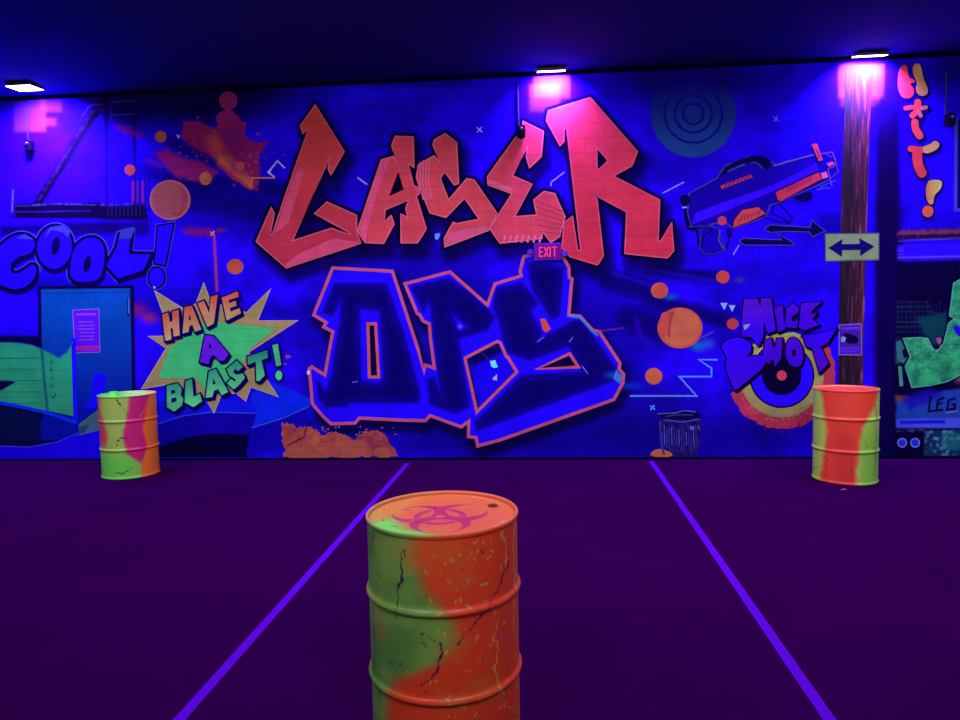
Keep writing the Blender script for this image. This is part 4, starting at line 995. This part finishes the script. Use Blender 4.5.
def right_col(a, zz):
    s = np.sin(np.clip(a, -PI/2, PI/2)); s = np.where(np.abs(a) > PI/2, np.sign(a)*(2-np.abs(s)), s); z = zz*HB/RB
    n = (fbm(s+3, z+9, .5, 205)-.5)*.2
    c = np.zeros(s.shape+(3,)); c[:] = (186, 190, 84)
    c = mixc(c, (140, 180, 76), sstep(.3, .6, s)*(1-sstep(.4, .8, zz)))
    x0 = np.interp(zz, [0, .3, .6, .85, 1], [-.7, -.62, -.56, -.68, -.78]); x1 = np.interp(zz, [0, .2, .4, .6, .8, 1], [.3, .36, .42, .52, .8, .95])
    c = mixc(c, (240, 60, 50), sstep(-.1, .1, s-x0+n)*(1-sstep(-.1, .1, s-x1+n)))
    c = mixc(c, (206, 40, 46), sstep(-.45, -.1, s)*(1-sstep(.1, .45, s))*(1-sstep(.45, .7, zz))*.6)
    c = runs(c, s, z, [[(-.55, .95), (-.56, .1)], [(.2, .9), (.22, .1)], [(.86, 2.6), (.9, 1.4), (.88, .3)], [(-.9, .35), (-.75, .5)], [(.62, 1.4), (.64, 1.2)]], (120, 50, 40), .022, 8)
    return specks(c, s, z, 60, [(90, 20, 60), (210, 110, 60), (110, 60, 120)], 34, .008, .03, (-1, 1), (.1, 3), .5)
def right_lid(q, s, rimq=False):
    c = np.zeros(s.shape+(3,)); c[:] = (248, 72, 58)
    return mixc(c, (220, 190, 96), sstep(.86, .95, np.abs(s))*.6) if rimq else c

fx, fy = flat_pt(442.3, 510, .905)
lx, ly = flat_pt(128.5, 393.5, HB); lx2, ly2 = flat_pt(130, 473.5, 0)
rx_, ry_ = flat_pt(846, 390, HB); rx2, ry2 = flat_pt(844.5, 475, 0)
def face(x, y): return math.atan2(-y, -x)      # direction from drum to the viewer
# angle increases anticlockwise seen from above = towards the viewer's right for a drum ahead
mk_barrel((fx, fy), front_col, front_lid, 'orange and green drum with biohazard symbol on its lid, between the tape lines', face(fx, fy), [(-.28, .70, .018, .004, (110, 26, 20))], .283, .905)
mk_barrel(((lx+lx2)/2, (ly+ly2)/2), left_col, left_lid, 'drum painted green, magenta and orange with pale green lid, below HAVE A BLAST', face(lx2, ly2), [(.1, -.45, .045, .045, (110, 226, 92))], .281)
mk_barrel(((rx_+rx2)/2, (ry_+ry2)/2), right_col, right_lid, 'red and yellow-green drum with plain red lid, in front of the painted pole', face(rx2, ry2), [(-.1, .6, .030, .008, (220, 60, 50))], .281, .885)

# small scrap on floor
sx_, sy_ = flat_pt(843, 490)
bm = bmesh.new()
vs = [bm.verts.new(p) for p in [(-.035, -.01, .001), (0, -.018, .006), (.03, -.004, .002), (.022, .012, .012), (-.01, .010, .004)]]
bm.faces.new(vs); r = bmesh.ops.extrude_face_region(bm, geom=bm.faces[:])
for v in r['geom']:
    if isinstance(v, bmesh.types.BMVert): v.co.z += .0012
sc_o = link_bm('paper_scrap', bm, simple('scrap_paper', (150, 60, 140), .8), loc=(sx_, sy_, 0))
tag(sc_o, 'tiny crumpled pinkish scrap lying on the floor in front of the red drum', 'scrap')

# ================================================================== wall lamps and fittings
m_house = simple('lamp_housing', (40, 10, 70), .5); m_met = simple('bracket_metal', (60, 40, 90), .4, .6)
def emit(name, col, s):
    m_ = bpy.data.materials.new(name); m_.use_nodes = True; nt = m_.node_tree; b = nt.nodes['Principled BSDF']
    b.inputs['Base Color'].default_value = (.2, .1, .3, 1)
    b.inputs['Emission Color'].default_value = (*col, 1); b.inputs['Emission Strength'].default_value = s
    return m_
m_lens = emit('uv_lamp_lens', (1.0, .55, 1.0), 14)
LC = (.33, .17, 1.0)
def flood(x, y, z, tilt, power, label, size=(.32, .15), spread=125, lcol=LC, group='ultraviolet floodlights along the ceiling edge', ltilt=None):
    """tilt: degrees from facing straight down, + leans towards the mural"""
    root = empty('blacklight_spotlight', (x, y, z)); tag(root, label, 'light', group)
    M = Matrix.Rotation(math.radians(tilt), 3, 'X')
    bm = bmesh.new(); box(bm, M@Vector((0, 0, .018)), (size[0]+.012, size[1]+.012, .030), M, .006)
    for k in range(7): box(bm, M@Vector((-.12+k*.04, 0, .041)), (.006, size[1]*.8, .008), M)
    link_bm('housing', bm, m_house, root)
    bm = bmesh.new(); box(bm, M@Vector((0, 0, -.001)), (size[0], size[1], .006), M, .001); link_bm('lens', bm, m_lens, root)
    bm = bmesh.new(); zt = CEIL-z
    for sx in (-1, 1): tube(bm, [(sx*(size[0]/2+.022), 0, .02), (sx*(size[0]/2+.022), 0, zt-.006)], .006, 8)
    box(bm, (0, 0, zt-.006), (size[0]+.06, .05, .01)); link_bm('bracket', bm, m_met, root)
    ld = bpy.data.lights.new('lamp_light', 'AREA'); ld.shape = 'RECTANGLE'; ld.size = size[0]; ld.size_y = size[1]; ld.energy = power; ld.color = lcol
    ld.spread = math.radians(spread)
    lo = bpy.data.objects.new('lamp_light', ld); COL.objects.link(lo); lo.parent = root
    lo.location = M@Vector((0, 0, -.008)); lo.rotation_euler = (math.radians(tilt if ltilt is None else ltilt), 0, 0)
    return root
xA, yA = flat_pt(25, 89.5, 4.235); xB, _ = wall_pt(551, 80); xC, _ = wall_pt(864, 70)
flood(xA, yA, 4.25, 4, 310, 'glowing floodlight at the ceiling edge above the word COOL!', size=(.28, .21), ltilt=35)
flood(xB, WY-.115, 4.258, 16, 190, 'floodlight at the ceiling edge above the big red R, glaring on the wall', size=(.30, .13), ltilt=40)
flood(xC, WY-.115, 4.258, 16, 330, 'floodlight at the ceiling edge right above the painted pole', size=(.30, .13), ltilt=36)
GC = (.80, .98, 1.0)
for x in (-5.6, -1.9, 1.3, 4.6):  # added fill lamps, out of view, to brighten mural and floor
    flood(x, 5.1, 4.2, 4, 88, 'added fill floodlight out of view on the ceiling mid room', size=(.5, .3), spread=150, lcol=GC, group='added fill floodlights mid room, out of view')
for x in (-5.6, -1.9, 1.3, 4.6):  # second added row, unseen, to light the mural and drum fronts
    flood(x, -.6, 4.05, 68, 72, 'added fill floodlight out of view behind the viewer, aimed at the mural', size=(.5, .3), spread=122, lcol=GC, group='added fill floodlights at the back of the room, out of view')

m_sens = simple('sensor_black', (8, 0, 24), .6, spec=.05); m_sens2 = simple('sensor_glass', (60, 30, 120), .3)
m_cond = simple('conduit_paint', (30, 4, 90), .5)
def sensor(px, py, topy, label):
    X, Z = wall_pt(px, py); Xt, Zt = wall_pt(px-.5, topy)
    root = empty('wall_sensor', (X, WY, Z)); tag(root, label, 'sensor', 'small dark sensor boxes high on the mural wall')
    bm = bmesh.new(); box(bm, (0, -.045, 0), (.085, .07, .13), bevel=.012); link_bm('housing', bm, m_sens, root)
    bm = bmesh.new(); lathe(bm, [(.02, 0), (.02, .012), (.012, .018), (.002, .02)], 18, (0, -.078, .02), Matrix.Rotation(PI/2, 3, 'X')); link_bm('lens', bm, m_sens2, root)
    if topy:
        bm = bmesh.new(); tube(bm, [(-.03, -.012, .06), (-.035, -.012, min(Zt, 4.2)-Z)], .009, 8); link_bm('conduit', bm, m_cond, root)
sensor(32, 147, 108, 'small dark sensor box on the wall under the glowing lamp above COOL!')
sensor(521.5, 132.5, 80, 'small dark sensor box on the wall at the top of the red E')
sensor(947.5, 121, 72, 'small dark sensor box on the wall right of the H*IT! letters')

# EXIT sign with twin emergency heads
X, Z = wall_pt(547.3, 252.3)
root = empty('exit_sign', (X, WY, Z)); tag(root, 'lit purple EXIT sign with pink letters and twin emergency heads, above OPS', 'sign')
m_ex = simple('exit_housing', (96, 20, 180), .6, spec=.05); m_let = emit('exit_letters', (1.0, .0, .17), 1.1); m_let.node_tree.nodes['Principled BSDF'].inputs['Base Color'].default_value = (.1, 0, .03, 1)
m_face = simple('exit_face', (110, 2, 130), .6, spec=.05)
bm = bmesh.new(); box(bm, (0, -.035, 0), (.30, .05, .19), bevel=.008); link_bm('housing', bm, m_ex, root)
bm = bmesh.new(); box(bm, (.01, -.0615, 0), (.25, .004, .155)); fc = link_bm('sign_face', bm, m_face, root)
bm = bmesh.new(); y_ = -.066
def bar(x0, z0, x1, z1, w=.014):
    c = ((x0+x1)/2, y_, (z0+z1)/2); L = math.hypot(x1-x0, z1-z0); a = math.atan2(z1-z0, x1-x0)
    box(bm, c, (L, .004, w), Matrix.Rotation(-a, 3, 'Y'))
h = .055
ox = -.088; bar(ox, -h, ox, h); bar(ox, h-.006, ox+.04, h-.006); bar(ox, 0, ox+.034, 0); bar(ox, -h+.006, ox+.04, -h+.006)
ox = -.034; bar(ox, -h, ox+.044, h); bar(ox, h, ox+.044, -h)
ox = .03; bar(ox, -h, ox, h)
ox = .078; bar(ox, -h, ox, h); bar(ox-.028, h-.006, ox+.028, h-.006)
link_bm('letters', bm, m_let, root, )['label'] = 'pink glowing letters EXIT'
for s in (-1, 1):
    bm = bmesh.new(); M = Matrix.Rotation(math.radians(75), 3, 'X')@Matrix.Rotation(math.radians(0), 3, 'Y')
    lathe(bm, [(.010, -.026), (.022, -.018), (.032, .006), (.034, .022), (.028, .024), (.002, .022)], 24, (s*.19, -.055, -.005 if s < 0 else -.03), M)
    tube(bm, [(s*.14, -.035, 0), (s*.19, -.04, -.005 if s < 0 else -.02)], .011, 8)
    link_bm('emergency_head', bm, simple('head_plastic', (70, 14, 150), .5, spec=.1), root)

# ================================================================== world, camera, view
wd = bpy.data.worlds.new('World'); sc.world = wd; wd.use_nodes = True
wd.node_tree.nodes['Background'].inputs['Color'].default_value = (.3, .1, 1, 1); wd.node_tree.nodes['Background'].inputs['Strength'].default_value = .02
cd = bpy.data.cameras.new('camera'); cam = bpy.data.objects.new('camera', cd); COL.objects.link(cam)
cd.sensor_width = 36; cd.lens = FPX/960*36; cd.clip_start = .05
Mx = Matrix(((rt[0], up[0], -fw[0], 0), (rt[1], up[1], -fw[1], 0), (rt[2], up[2], -fw[2], CAMH), (0, 0, 0, 1)))
cam.matrix_world = Mx
sc.camera = cam
vs_ = sc.view_settings; vs_.view_transform = 'Standard'; vs_.look = 'None'; vs_.gamma = 1; vs_.use_curve_mapping = False; vs_.exposure = -0.3
sc.cycles.max_bounces = 6
